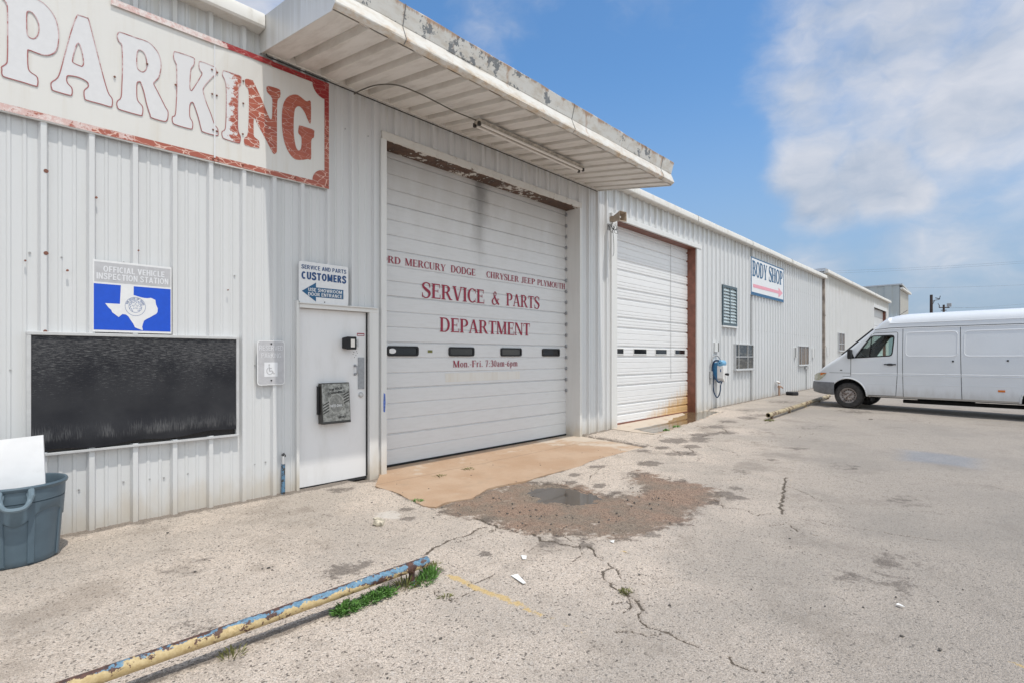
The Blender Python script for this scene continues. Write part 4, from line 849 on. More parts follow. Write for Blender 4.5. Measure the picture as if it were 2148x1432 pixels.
mb = MB(); pr = [(-1.57, 4.690), (-1.625, 4.668), (-1.668, 4.70), (-1.668, 4.715), (-1.605, 4.865), (-1.612, 4.872), (-1.662, 5.055), (-1.650, 5.066), (-1.60, 5.05)]
n = len(pr); N = 26; vs = []
for k in range(N + 1):
    x = CX0 + (CX1 - CX0) * k / N
    for i, (a, b) in enumerate(pr): vs.append((x, a + random.uniform(-.003, .003), b + random.uniform(-.003, .003) * (1 if i < 6 else 2.2)))
mb.add(vs, [(k * n + i, k * n + i + 1, (k + 1) * n + i + 1, (k + 1) * n + i) for k in range(N) for i in range(n - 1)])
fa = mb.obj('fascia', 'fascia', can)
mb = MB()
for x in (3.1, 5.93, 8.55):
    if mb.v: mb.cut()
    mb.tube([(x, a * 1.001 - .001, b) for a, b in pr[1:8]], .005, 5)
mb.obj('fascia_joint', 'greygap', can)
mb = MB()
for x in (CX0 - .004, CX1 + .004):
    q = [(0, 4.895), (-1.60, 4.652), (-1.668, 4.70), (-1.605, 4.865), (-1.662, 5.055), (0, 5.275)]
    mb.add([(x, a, b) for a, b in q] + [(x + .008, a, b) for a, b in q], [tuple(range(6)), tuple(range(6, 12))[::-1]] + [(i, (i + 1) % 6, 6 + (i + 1) % 6, 6 + i) for i in range(6)])
    if x < 5: mb.cut()
mb.obj('end_panel', 'trim', can)
# ---------- trims around the two bays
mb = MB(); mb.box(3.885, 8.385, -.045, .295, 4.425, 4.528)
mb.obj('door_header', 'header', bld, bevel=.004)
mb = MB(); mb.box(3.87, 3.955, -.042, .33, -.05, 4.425); mb.cut(); mb.box(8.318, 8.395, -.042, .33, -.05, 4.425)
mb.obj('door_frame', 'trim', bld, bevel=.004)
mb = MB(); mb.box(9.44, 9.66, -.046, .26, -.05, 4.45); mb.cut(); mb.box(13.66, 13.91, -.046, .0, -.02, 4.45); mb.cut(); mb.box(9.44, 13.93, -.06, .0, 4.452, 4.56)
f2 = mb.obj('door_frame', 'trim', bld, bevel=.004)
mb = MB(); mb.box(13.64, 13.72, .001, .27, .02, 4.44); mb.cut(); mb.box(9.662, 13.64, -.004, .27, 4.44, 4.50); mb.obj('door_jamb', 'brown', f2)
# ---------- lettered overhead door
D1Y = .30
def door_profile(z0, z1, wide, thin, y, dw, hw, dt, ht):
    ev = []
    for z in wide: ev += [(z - hw, 0), (z - hw * .35, dw), (z + hw * .35, dw), (z + hw, 0)]
    for z in thin: ev += [(z - ht, 0), (z, dt), (z + ht, 0)]
    ev = sorted(e for e in ev if z0 < e[0] < z1)
    return [(z0, 0)] + ev + [(z1, 0)]
def door(x0, x1, pr, y, name, m):
    n = len(pr); mb = MB(); mb.add([(x, y + d, z) for x in (x0, x1) for z, d in pr], [(i, i + 1, n + i + 1, n + i) for i in range(n - 1)])
    return mb.obj(name, m, bld)
lines = [.03 + .2155 * k for k in range(1, 21)]
pr = door_profile(.0, 4.5, [z for i, z in enumerate(lines) if i % 3 == 1], [z for i, z in enumerate(lines) if i % 3 != 1], D1Y, .020, .013, .012, .010)
gd = door(3.9, 8.40, pr, D1Y, 'garage_door', 'door1'); gd['label'] = 'big white overhead door with red lettering and a row of four small windows'
mb = MB(); mb.box(3.95, 8.32, D1Y - .012, D1Y + .02, -.01, .035); mb.obj('bottom_seal', 'black', gd)
mb = MB()
for z in lines[3::1]:
    if mb.v: mb.cut()
    mb.box(8.285, 8.317, D1Y - .035, D1Y - .004, z - .03, z + .03)
mb.obj('hinge', 'steel', gd)
for x0, x1, s in ((4.179, 4.717, 1), (5.301, 5.837, 0), (6.46, 6.992, 0), (7.574, 8.10, 0)):
    mb = MB(); mb.prism([rrect(x0, x1, 1.562, 1.705, .035), rrect(x0 + .028, x1 - .028, 1.587, 1.68, .022)], D1Y - .022, D1Y + .0)
    wn = mb.obj('door_window', 'dark', gd)
    mb = MB(); mb.quad((x0 + .02, D1Y - .010, 1.58), (x1 - .02, D1Y - .010, 1.58), (x1 - .02, D1Y - .010, 1.69), (x0 + .02, D1Y - .010, 1.69)); mb.obj('pane', 'darkglass', wn)
mb = MB(); mb.prism([ell(4.262, 1.633, .062, .036)], D1Y - .016, D1Y - .010); tag(mb.obj('sticker', 'signplate', gd), 'pale oval sticker in the corner of the leftmost door window')
mb = MB(); mb.prism([rc(4.895, 1.612, 4.985, 1.652)], D1Y - .004, None); tag(mb.obj('sticker', 'dryleaf', gd), 'small yellowish label between the first two door windows')
mb = MB(); mb.prism([rc(5.239, 1.160, 6.961, 1.297)], D1Y - .002, None); mb.obj('paint_patch', 'signwhite', gd)
YT = D1Y - .006
mb = MB(); serif(mb, 'FORD', 3.985, 4.409, 2.866, 2.963, YT); mb.cut(); serif(mb, 'MERCURY', 4.486, 5.242, 2.866, 2.968, YT); mb.cut(); serif(mb, 'DODGE', 5.346, 5.873, 2.868, 2.976, YT)
mb.obj('lettering', 'redtext', gd)
mb = MB(); serif(mb, 'CHRYSLER', 6.12, 6.925, 2.874, 2.976, YT); mb.cut(); serif(mb, 'JEEP', 6.996, 7.371, 2.876, 2.978, YT); mb.cut(); serif(mb, 'PLYMOUTH', 7.44, 8.28, 2.875, 2.98, YT); mb.obj('lettering', 'redtext', gd)
mb = MB(); serif(mb, 'SERVICE', 4.782, 6.079, 2.430, 2.654, YT, .035); mb.cut(); serif(mb, '&', 6.245, 6.438, 2.434, 2.65, YT); mb.cut(); serif(mb, 'PARTS', 6.604, 7.504, 2.436, 2.653, YT, .035); mb.obj('lettering', 'redtext', gd)
mb = MB(); serif(mb, 'DEPARTMENT', 5.124, 7.232, 1.932, 2.150, YT, .035); mb.obj('lettering', 'redtext', gd)
mb = MB(); serif(mb, 'Mon.-Fri.', 5.392, 6.038, 1.388, 1.493, YT, .07); mb.cut(); serif(mb, '7:30am-6pm', 6.099, 6.89, 1.388, 1.493, YT, .09); mb.obj('lettering', 'redtext', gd)
# ---------- second overhead door
D2Y = .22
wide = [z for k in range(-1, 7) for z in (.263 + .6435 * k, .489 + .6435 * k)]
thin = [z + d for z in wide for d in (.075, .15)] + [.489 + .6435 * k + .29 for k in range(-1, 7)]
pr = door_profile(.02, 4.5, wide, [t for t in thin if min(abs(t - q) for q in wide) > .05], D2Y, .032, .030, .010, .010)
g2 = door(9.6, 13.68, pr, D2Y, 'garage_door', 'door2'); g2['label'] = 'plain white ribbed overhead door with orange water stain in its lower corner'
mb = MB(); mb.box(9.66, 13.64, D2Y - .01, D2Y + .02, .01, .085); mb.obj('bottom_seal', 'brown', g2)
for x0, x1 in ((9.75, 10.33), (10.79, 11.376), (11.84, 12.41), (12.889, 13.462)):
    mb = MB(); mb.prism([rc(x0 - .02, 1.60, x1 + .02, 1.745), rc(x0, 1.62, x1, 1.728)], D2Y - .014, D2Y + .01); wn = mb.obj('door_window', 'trim', g2)
    mb = MB(); mb.quad((x0, D2Y - .006, 1.62), (x1, D2Y - .006, 1.62), (x1, D2Y - .006, 1.728), (x0, D2Y - .006, 1.728)); mb.obj('pane', 'darkglass', wn)
mb = MB(); mb.tube([(12.62, D2Y - .02, 4.44), (12.62, D2Y - .02, 3.0), (12.63, D2Y - .02, 1.0)], .005, 5); mb.obj('pull_cord', 'conduit', g2)
# ---------- entrance door
mb = MB(); mb.box(2.77, 3.675, .015, .06, .015, 2.115); md = mb.obj('entrance_door', 'manddoor', bld, bevel=.003); md['label'] = 'plain white steel entrance door beside the lettered garage door'
mb = MB(); mb.box(2.735, 2.770, -.045, .05, -.05, 2.20); mb.cut(); mb.box(3.690, 3.82, -.053, .05, -.05, 2.155); mb.cut(); mb.box(2.770, 3.82, -.056, .05, 2.118, 2.165); mb.box(2.76, 3.80, -.075, -.02, 2.165, 2.18)
mb.obj('door_frame', 'trim', md, bevel=.003)
mb = MB(); mb.box(3.676, 3.689, .0, .05, .02, 2.115); mb.cut(); mb.box(2.77, 3.69, .02, .07, -.02, .014); mb.obj('door_gap', 'seam', md)
mb = MB(); mb.box(3.559, 3.648, .007, .014, 1.14, 1.544)
for zz in (1.16, 1.24, 1.34, 1.44, 1.52):
    for xx in (3.572, 3.635): mb.lathe([(0, .002), (.005, .004), (.006, .007)], (xx, 0, zz), 8, 'y')
mb.obj('kick_plate', 'steel', md)
mb = MB(); mb.lathe([(0, -.012), (.022, -.010), (.034, .002), (.036, .014)], (3.60, 0, 1.067), 20, 'y'); mb.obj('lock_cylinder', 'alu', md, smooth=True)
mb = MB(); mb.tube(smooth_pts([(3.515, .012, 1.33), (3.515, -.035, 1.34), (3.515, -.045, 1.385), (3.515, -.035, 1.43), (3.515, .012, 1.44)]), .009, 8); mb.box(3.50, 3.53, .006, .014, 1.315, 1.345); mb.box(3.50, 3.53, .006, .014, 1.425, 1.455); mb.obj('door_handle', 'steel', md, smooth=True)
mb = MB(); mb.prism([rc(3.545, 1.815, 3.65, 1.850), rc(3.552, 1.822, 3.643, 1.838)], .011, None); mb.obj('sticker', 'redtext', md)
mb = MB()
for xx, zz in ((3.50, 1.61), (3.54, 1.62), (3.49, 1.585), (3.53, 1.57), (3.55, 1.60), (3.51, 1.545)): mb.lathe([(0, .012), (.005, .012)], (xx, 0, zz), 8, 'y')
mb.obj('screw_hole', 'seam', md)
mb = MB(); mb.prism([[(3.90, .83), (3.925, .82), (3.935, .95), (3.93, 1.06), (3.905, 1.08), (3.898, .95)]], -.0435, None); mb.obj('paint_smear', 'bluepaint', bld)
# ---------- windows of the building
fr = MB(); x0, x1, z0, z1 = .455, 2.085, .75, 1.745
fr.box(x0 - .02, x1 + .02, -.062, .02, z1 - .012, z1 + .016); fr.box(x0 - .02, x0 + .010, -.06, .02, z0 - .02, z1 - .012); fr.box(x1 - .008, x1 + .02, -.06, .02, z0 - .02, z1 - .012); fr.box(x0 - .02, x1 + .02, -.068, .02, z0 - .040, z0 - .018)
wn = fr.obj('window', 'alu', bld, bevel=.003); wn['label'] = 'wide low window covered by a sagging black sun screen'
mb = MB(); nx_, nz_ = 40, 26; vs = []
for j in range(nz_ + 1):
    for i in range(nx_ + 1):
        u = i / nx_; v = j / nz_; low = math.exp(-((v - .10) / .11) ** 2) * (.5 + .5 * math.sin(math.pi * min(1, u * 1.1)))
        zz = z0 + .0 + (z1 - z0 - .005) * v + (1 - v) ** 6 * .05 * (u ** 2) + (1 - v) ** 8 * .012 * math.sin(u * 17)
        vs.append((x0 + .012 + (x1 - x0 - .022) * u, -.049 - .026 * low - .004 * math.sin(u * 9 + v * 4), zz))
mb.add(vs, [(j * (nx_ + 1) + i, j * (nx_ + 1) + i + 1, (j + 1) * (nx_ + 1) + i + 1, (j + 1) * (nx_ + 1) + i) for j in range(nz_) for i in range(nx_)])
mb.obj('sun_screen', 'screen', wn, smooth=True)
mb = MB(); mb.quad((x0, -.012, z0 - .02), (x1, -.012, z0 - .02), (x1, -.012, z1), (x0, -.012, z1)); mb.obj('pane', 'darkglass', wn)
def wall_window(x0, x1, z0, z1, vb, hb, fm, pm, label, fw=.026):
    mb = MB(); mb.prism([rc(x0 - fw, z0 - fw, x1 + fw, z1 + fw), rc(x0, z0, x1, z1)], -.078, .0); mb.box(x0 - fw - .02, x1 + fw + .02, -.11, .0, z0 - fw - .035, z0 - fw)
    wn = mb.obj('window', fm, bld if x0 < 27 else far, bevel=.003); wn['label'] = label
    mb = MB()
    for v in vb: mb.box(v - .014, v + .014, -.070, -.045, z0, z1)
    for v in hb: mb.box(x0, x1, -.072, -.045, v - .012, v + .012)
    if vb or hb: mb.obj('glazing_bar', fm, wn)
    mb = MB(); mb.quad((x0, -.0505, z0), (x1, -.0505, z0), (x1, -.0505, z1), (x0, -.0505, z1)); mb.obj('pane', pm, wn)
    return wn
wall_window(16.40, 17.93, 1.185, 1.925, (16.66, 17.45), (1.555,), 'alu', 'pane', 'dusty multi-pane steel window to the right of the white and blue wall charger')
wall_window(23.24, 24.70, 1.24, 1.97, (23.6, 24.25), (), 'alu', 'brownpane', 'small brown-curtained window between two narrow wall vents')
# louvred window
mb = MB(); x0, x1, z0, z1 = 15.40, 16.46, 2.50, 3.61; mb.prism([rc(x0 - .04, z0 - .04, x1 + .04, z1 + .04), rc(x0 + .03, z0 + .03, x1 - .03, z1 - .03)], -.075, 0); mb.box(15.91, 15.97, -.072, -.03, z0, z1)
lv = mb.obj('window', 'louvreframe', bld); lv['label'] = 'tall narrow louvred window with blue-green frame high on the wall'
mb = MB(); N = 11
for c0, c1 in ((x0 + .03, 15.91), (15.97, x1 - .03)):
    for k in range(N):
        za = z0 + .04 + (z1 - z0 - .08) * k / N; h = (z1 - z0 - .08) / N
        mb.quad((c0, -.072, za), (c1, -.072, za), (c1, -.036, za + h * 1.0), (c0, -.036, za + h * 1.0)); mb.quad((c0, -.072, za), (c1, -.072, za), (c1, -.072, za + .008), (c0, -.072, za + .008))
mb.obj('louvre', simple('grey_louvre_glass', (.42, .49, .50), .3, .1, .2, 5), lv)
mb = MB(); mb.box(x0 - .07, x1 + .07, -.10, 0, z0 - .085, z0 - .042); mb.obj('sill', 'trim', lv)
for xv, lab in ((22.85, 'narrow white wall vent left of the brown-curtained window'), (25.42, 'narrow white wall vent right of the brown-curtained window')):
    mb = MB(); mb.box(xv - .12, xv + .1, -.075, 0, 1.52, 1.92); v_ = mb.obj('wall_vent', 'trim', bld); v_['label'] = lab
    mb = MB(); mb.box(xv - .115 if xv < 25 else xv + .10, xv - .02 if xv < 25 else xv + .12, -.079, -.02, 1.53, 1.91); mb.obj('vent_slot', 'seam', v_)
mb = MB(); mb.box(14.80, 15.0, -.075, 0, 1.69, 1.955); v_ = mb.obj('wall_box', 'trim', bld); v_['label'] = 'small blank white wall box above the charger hose'
mb = MB(); mb.box(15.0, 15.07, -.07, -.04, 1.695, 1.95); mb.obj('box_flap', 'seam', v_)
mb = MB(); mb.tube([(24.35, -.06, 1.18), (24.35, -.06, .2)], .022, 8); mb.box(24.15, 24.6, -.09, -.02, 1.05, 1.14); mb.obj('drain_pipe', 'conduit', bld)
mb = MB(); mb.box(17.855, 17.895, -.028, -.003, -.02, 5.10); mb.obj('panel_seam', 'greygap', bld)
# rusty downspout in the joint between the two buildings
mb = MB(); mb.box(27.28, 27.42, -.10, .02, .1, 5.1)
for zz in (3.4, 2.0): mb.box(27.25, 27.45, -.112, .0, zz, zz + .06)
mb.obj('downspout', simple('rust_streaked_downspout', (.30, .25, .21), .6, .1, .4, 3), bld)
mb = MB(); mb.box(27.42, 27.60, -.02, .3, 0, 5.1); mb.obj('building_joint', 'seam', bld)
# ------------------------------------------------------------------ buildings further along
far = empty('neighbouring_workshop', 'off-white corrugated workshop adjoining the far end of the garage building', 'building', (27.6, 0, 0))
far.location = (0, 0, 0)
ZF = 5.42
mb = MB(); sheet(mb, 27.58, 40.4, -.06, ZF, 0, .30, 27.7); sheet(mb, 40.4, 45.35, 4.9, ZF, 0, .30, 27.7); sheet(mb, 45.35, 46.4, -.06, ZF, 0, .30, 27.7)
vs = []; K = 60
for j in range(K):   # ribbed side wall rising above the nearer roof
    y = 16 * j / K; d = .03 if j % 2 else 0
    vs += [(27.55 - d, y, 4.8), (27.55 - d, y + .12, 4.8), (27.55 - d, y + .12, ZF + .05), (27.55 - d, y, ZF + .05)]
mb.add(vs, [(4 * j, 4 * j + 1, 4 * j + 2, 4 * j + 3) for j in range(K)] + [(4 * j + 1, 4 * j + 4, 4 * j + 7, 4 * j + 2) for j in range(K - 1)])
mb.quad((46.4, 0, 0), (46.4, 16, 0), (46.4, 16, ZF), (46.4, 0, ZF)); mb.quad((27.55, 16, 0), (46.4, 16, 0), (46.4, 16, ZF), (27.55, 16, ZF)); mb.quad((27.56, 0, 0), (27.56, 16, 0), (27.56, 16, ZF), (27.56, 0, ZF))
mb.obj('wall', 'farwall', far)
mb = MB(); mb.quad((27.5, -.05, 5.58), (46.5, -.05, 5.58), (46.5, 16, 5.75), (27.5, 16, 5.75)); mb.quad((27.5, -.05, 5.55), (46.5, -.05, 5.55), (46.5, 16, 5.5), (27.5, 16, 5.5)); mb.box(27.47, 27.53, -.1, 16, 5.48, 5.62)
mb.obj('roof', 'roof', far)
gutter(27.52, 46.5, [33.0, 40.0], 5.40, -.02, far)
mb = MB(); mb.box(40.28, 45.5, -.05, 0, 4.72, 4.93); mb.cut(); mb.box(40.28, 40.40, -.05, .18, 0, 4.72); mb.cut(); mb.box(45.36, 45.5, -.05, .0, 0, 4.72); fr_ = mb.obj('door_frame', 'trim', far)
mb = MB(); mb.box(45.34, 45.42, .0, .2, 0, 4.72); mb.obj('door_jamb', 'brown', fr_)
pr = door_profile(0, 4.75, [.6 * k for k in range(1, 8)], [], .16, .02, .03, .01, .01); n = len(pr)
mb = MB(); mb.add([(x, .16 + d, z) for x in (40.3, 45.4) for z, d in pr], [(i, i + 1, n + i + 1, n + i) for i in range(n - 1)]); d3 = mb.obj('garage_door', 'door1', far)
wall_window(30.38, 31.62, 1.88, 2.72, (30.98,), (2.2,), 'alu', 'brownpane', 'small window near the joint of the adjoining workshop')
mb = MB(); mb.box(27.95, 28.22, -.07, 0, 1.62, 2.02); v_ = mb.obj('wall_vent', 'trim', far); mb = MB(); mb.box(28.22, 28.25, -.07, -.02, 1.63, 2.01); mb.obj('vent_slot', 'seam', v_)
tall = empty('tall_metal_building', 'taller pale grey-green metal building behind the workshop roof', 'building')
mb = MB(); x0, x1 = 52.3, 57.6; ZT = 7.35; N = 44; vs = []
for k in range(N):
    y = .0 + 22 * k / N; d = .05 if k % 2 else 0
    vs += [(x0 - d, y, 0), (x0 - d, y + 22 / N, 0), (x0 - d, y + 22 / N, ZT), (x0 - d, y, ZT)]
mb.add(vs, [(4 * k, 4 * k + 1, 4 * k + 2, 4 * k + 3) for k in range(N)] + [(4 * k + 1, 4 * k + 4, 4 * k + 7, 4 * k + 2) for k in range(N - 1)])
mb.quad((x1, 0, 0), (x1, 22, 0), (x1, 22, 7.1), (x1, 0, 7.1)); mb.quad((x0, 22, 0), (x1, 22, 0), (x1, 22, 7.1), (x0, 22, 7.1)); mb.obj('wall', 'greywall', tall)
mb = MB(); sheet(mb, x0, x1, 0, 7.12, 0, .30, 52.3); mb.obj('front_wall', 'trim', tall)
mb = MB(); mb.quad((x0 - .1, -.2, 7.42), (x1 + .1, -.2, 7.18), (x1 + .1, 22, 7.18), (x0 - .1, 22, 7.42)); mb.quad((x0 - .1, -.2, 7.32), (x1 + .1, -.2, 7.08), (x1 + .1, 22, 7.08), (x0 - .1, 22, 7.32)); mb.quad((x0 - .1, -.2, 7.32), (x0 - .1, -.2, 7.42), (x0 - .1, 22, 7.42), (x0 - .1, 22, 7.32)); mb.quad((x0 - .1, -.2, 7.3), (x1 + .1, -.2, 7.04), (x1 + .1, -.2, 7.18), (x0 - .1, -.2, 7.42)); mb.obj('roof', 'roof', tall)
mb = MB(); mb.box(x0 + 0, x1 + .1, -.24, -.05, 6.98, 7.12); mb.obj('eave_gutter', 'gutter', tall)
# ------------------------------------------------------------------ signs
sg = empty('parking_sign', 'large faded white sign with red brick-pattern PARKING lettering and red border', 'sign', (0, 0, 0))
SY = -.056
def oc(x0, x1, z0, z1, r):   # right end with concave corner notches
    o = [(x0, z0), (x1 - r, z0)] + [(x1 - r * math.sin(R_(a)) - 0, z0 + r - r * math.cos(R_(a)) ) for a in ()]
    return o
mb = MB(); mb.quad((-2.2, SY, 3.535), (1.864, SY, 3.55), (1.864, SY, 4.83), (-2.2, SY, 4.79)); mb.quad((-2.2, SY, 3.535), (1.864, SY, 3.55), (1.864, -.034, 3.55), (-2.2, -.034, 3.535))
nn = 10; vs = []
for i in range(nn + 1):
    u = i / nn; bul = .012 * math.sin(math.pi * min(1, u * 2.2)) if u < .46 else 0
    x = 1.868 + (3.125 - 1.868) * u
    vs += [(x, SY - .002, 3.55 + .022 * u), (x, SY - .002, 4.5), (x, SY - .002 - bul, 4.832 + .012 * u)]
mb.add(vs, [(3 * i + j, 3 * i + 3 + j, 3 * i + 4 + j, 3 * i + 1 + j) for i in range(nn) for j in range(2)])
mb.quad((1.868, SY - .002, 3.55), (3.125, SY - .002, 3.572), (3.125, -.034, 3.572), (1.868, -.034, 3.55)); mb.quad((3.125, SY - .002, 3.572), (3.125, SY - .002, 4.844), (3.125, -.02, 4.844), (3.125, -.02, 3.572))
y = SY - .004; mb.cur = 1
for x, z in ((1.84, 4.50), (1.89, 4.49), (1.842, 4.25), (1.885, 4.25), (1.85, 3.885), (1.885, 3.88), (1.85, 3.585), (1.90, 3.59), (2.145, 4.50), (2.145, 4.26), (2.14, 3.93), (2.14, 3.60), (1.28, 4.33), (1.515, 4.22), (2.72, 4.80), (2.71, 3.60), (3.1, 4.2), (3.1, 3.61), (1.85, 4.80), (1.90, 4.80), (1.03, 4.11)):
    mb.lathe([(0, y - .012), (.008, y - .010), (.010, y - .003)], (x, 0, z), 8, 'y')
mb.obj('sign_panel', ['signwhite', 'brown'], sg)
mb = MB(); y = SY - .004; bw = .058
mb.quad((-2.2, y, 3.535), (3.125, y, 3.572), (3.125, y, 3.572 + bw), (-2.2, y, 3.535 + bw)); mb.quad((3.125 - bw, y - .0004, 3.572), (3.125, y - .0004, 3.572), (3.125, y - .0004, 4.844), (3.125 - bw, y - .0004, 4.844))
mb.quad((1.0, y - .014, 4.815 - bw), (2.45, y - .014, 4.836 - bw), (2.45, y - .014, 4.836), (1.0, y - .014, 4.815)); mb.quad((2.45, y - .003, 4.836 - bw), (3.125, y - .0008, 4.844 - bw), (3.125, y - .0008, 4.844), (2.45, y - .003, 4.836))
for zc, s in ((3.572 + bw, 1), (4.844 - bw, -1)):
    r = .15; cxx_ = 3.125 - bw - r; czz = zc + s * r
    arc = [(cxx_ + r * math.sin(R_(a)), czz - s * r * math.cos(R_(a))) for a in range(0, 91, 10)]
    inv = [(3.125 - bw - r + r * (1 - math.cos(R_(a))), zc + s * r * (1 - math.sin(R_(a)))) for a in range(0, 91, 10)]
    # concave notch: quarter disc centred on the panel corner
    q = [(3.125 - bw, zc)] + [(3.125 - bw - r * math.cos(R_(a)), zc + s * r * math.sin(R_(a))) for a in range(0, 91, 9)]
    mb.add([(a, y - .0012, b) for a, b in q], [tuple(range(len(q)))])
mb.obj('sign_border', 'redborder', sg)
def outline(mb, loop, w_, y):
    n = len(loop); P_ = [Vector((a, b)) for a, b in loop]
    for i in range(n):
        a, b = P_[i], P_[(i + 1) % n]; d = (b - a)
        if d.length < 1e-5: continue
        d.normalize(); nn = Vector((-d.y, d.x)) * w_ / 2; e = d * w_ * .35
        mb.add([(p.x, y - .00025 * (i % 3), p.y) for p in (a - nn - e, b - nn + e, b + nn + e, a + nn - e)], [(0, 1, 2, 3)])
def sm2(loop):
    L = [(a, b, 0) for a, b in loop]; L = L[-1:] + L + L[:2]
    c = smooth_pts(L, 4); return [(p.x, p.y) for p in c[4:-4 - 1]]
for ch, loops in PARK.items():
    LL = [sm2(l) for l in loops]; mb = MB(); red = ch in 'NG'; part = ch == 'I'
    mb.prism(LL, y - .001, None)
    mb.cur = 1
    if not red:
        for l in LL: outline(mb, l, .0075, y - .0025)
    lt = mb.obj('letter', ['redfade' if (red or part or ch == 'K') else 'ghost', 'redline'], sg)
mb = MB(); mb.quad((1.858, y - .0062, 3.6), (1.872, y - .0062, 3.6), (1.870, y - .0062, 4.80), (1.860, y - .0062, 4.80)); mb.obj('sign_joint', 'palegrey', sg)
# inspection station sign
s2 = empty('inspection_sign', 'square blue and grey inspection station sign with white state outline above the window', 'sign')
Y0 = -.052
mb = MB(); mb.prism([rc(.872, 1.772, 1.483, 2.422)], Y0, -.034); s2p = mb.obj('sign_panel', 'signplate', s2)
mb = MB(); mb.prism([rc(.884, 2.225, 1.474, 2.404)], Y0 - .001, None); mb.obj('grey_band', 'greyplate', s2)
mb = MB(); mb.prism([rc(.880, 1.792, 1.475, 2.207)], Y0 - .001, None); mb.obj('blue_field', 'royal', s2)
mb = MB(); tx = [(a, b) for a, b in TEX]; tx[0] = (tx[0][0], 2.207); tx[1] = (tx[1][0], 2.207); mb.prism([tx], Y0 - .002, None); mb.obj('state_outline', 'signplate', s2)
mb = MB(); sans(mb, 'OFFICIAL VEHICLE', .948, 1.423, 2.318, 2.372, Y0 - .002, .19); mb.cut(); sans(mb, 'INSPECTION STATION', .900, 1.455, 2.250, 2.306, Y0 - .002, .19); mb.obj('lettering', 'palegrey', s2)
mb = MB(); sx_, sz_ = 1.189, 2.018; ys = Y0 - .003
mb.prism([ell(sx_, sz_, .081, .088, 36), ell(sx_, sz_, .078, .085, 36)], ys, None); mb.prism([ell(sx_, sz_, .052, .057, 30), ell(sx_, sz_, .049, .054, 30)], ys, None)
star = [(sx_ + (.024 if k % 2 == 0 else .010) * math.sin(math.pi * k / 5), sz_ + (.026 if k % 2 == 0 else .011) * math.cos(math.pi * k / 5)) for k in range(10)]
mb.prism([[(sx_ + 1.25 * (a - sx_), sz_ + 1.25 * (b - sz_)) for a, b in star], star], ys, None)
word = 'THE STATE OF TEXAS'
for i, ch in enumerate(word):   # letters set on the ring
    if ch == ' ': continue
    a = R_(162 - 144 * i / (len(word) - 1)); vs, fs = text_geo(ch, .02); w_ = .013; h_ = .017; wd = {'I': .4, 'E': .8}.get(ch, 1) * w_
    ca, sa = math.cos(a), math.sin(a); out = []
    for u, v in vs:
        r = .058 + v * h_; t = (u - .5) * wd
        out.append((sx_ + r * ca + t * sa, ys, sz_ + (r * sa - t * ca) * 1.08))
    mb.add(out, fs)
for k in range(30):
    a = 2 * math.pi * k / 30; r = .036 + .005 * (k % 3); 
    if 240 < math.degrees(a) < 300: continue
    mb.prism([ell(sx_ + r * math.cos(a), sz_ + r * math.sin(a) * 1.08, .0035, .005, 6)], ys, None)
mb.obj('seal', 'sealblue', s2)
# reserved parking sign
s3 = empty('reserved_parking_sign', 'faded grey reserved parking sign with wheelchair symbol beside the entrance door', 'sign')
Y0 = -.058
mb = MB(); mb.prism([rrect(2.29, 2.592, 1.238, 1.730, .035)], Y0, Y0 + .004); mb.box(2.42, 2.46, Y0 + .004, .0, 1.3, 1.68); mb.obj('sign_panel', 'signplate', s3)
mb = MB(); mb.prism([rrect(2.300, 2.582, 1.248, 1.720, .028)], Y0 - .001, None); mb.obj('sign_face', 'greyplate', s3)
mb = MB(); sans(mb, 'RESERVED', 2.312, 2.572, 1.622, 1.676, Y0 - .002, .12); mb.cut(); sans(mb, 'PARKING', 2.335, 2.548, 1.540, 1.592, Y0 - .002, .12); mb.obj('lettering', 'palegrey', s3)
mb = MB(); mb.prism([rc(2.365, 1.332, 2.510, 1.490)], Y0 - .002, None); mb.obj('symbol_field', 'palegrey', s3)
mb = MB(); yy = Y0 - .003
mb.prism([ell(2.418, 1.462, .010, .011, 12)], yy, None)
for q in (VS([(2.417, 1.448), (2.421, 1.41), (2.424, 1.395), (2.452, 1.395), (2.466, 1.365), (2.480, 1.368)], [.012] * 6) + VS([(2.420, 1.425), (2.446, 1.425)], [.009, .009]) + VS([(2.407, 1.43), (2.392, 1.405), (2.398, 1.372), (2.424, 1.358), (2.448, 1.368), (2.454, 1.382)], [.009] * 6)): mb.add([(a, yy, b) for a, b in q], [(0, 1, 2, 3)])
mb.obj('wheelchair_symbol', 'greyplate', s3)
mb = MB()
for zz in (1.695, 1.29):
    if mb.v: mb.cut()
    mb.lathe([(0, Y0 - .008), (.009, Y0 - .006), (.009, Y0)], (2.441, 0, zz), 10, 'y')
mb.obj('bolt', 'dark', s3)
# customers sign
s4 = empty('customer_entrance_sign', 'small white customers sign with dark blue left arrow above the entrance door', 'sign')
Y0 = -.058
mb = MB(); mb.prism([rrect(2.757, 3.383, 2.178, 2.660, .03)], Y0, Y0 + .008); mb.obj('sign_panel', 'signplate', s4)
mb = MB(); yy = Y0 - .0015; sans(mb, 'SERVICE AND PARTS', 2.785, 3.354, 2.572, 2.620, yy, .19); mb.cut(); sans(mb, 'CUSTOMERS', 2.785, 3.352, 2.452, 2.540, yy, .25); mb.obj('lettering', 'navy', s4)
mb = MB(); mb.prism([[(2.79, 2.312), (2.962, 2.424), (2.962, 2.368), (3.316, 2.368), (3.316, 2.253), (2.962, 2.253), (2.962, 2.198)]], yy, None); mb.obj('arrow', 'teal', s4)
mb = MB(); sans(mb, 'USE SHOWROOM', 2.868, 3.295, 2.316, 2.356, yy - .0015, .18); mb.cut(); sans(mb, 'DOOR ENTRANCE', 2.865, 3.297, 2.264, 2.304, yy - .0015, .18); mb.obj('arrow_lettering', 'signplate', s4)
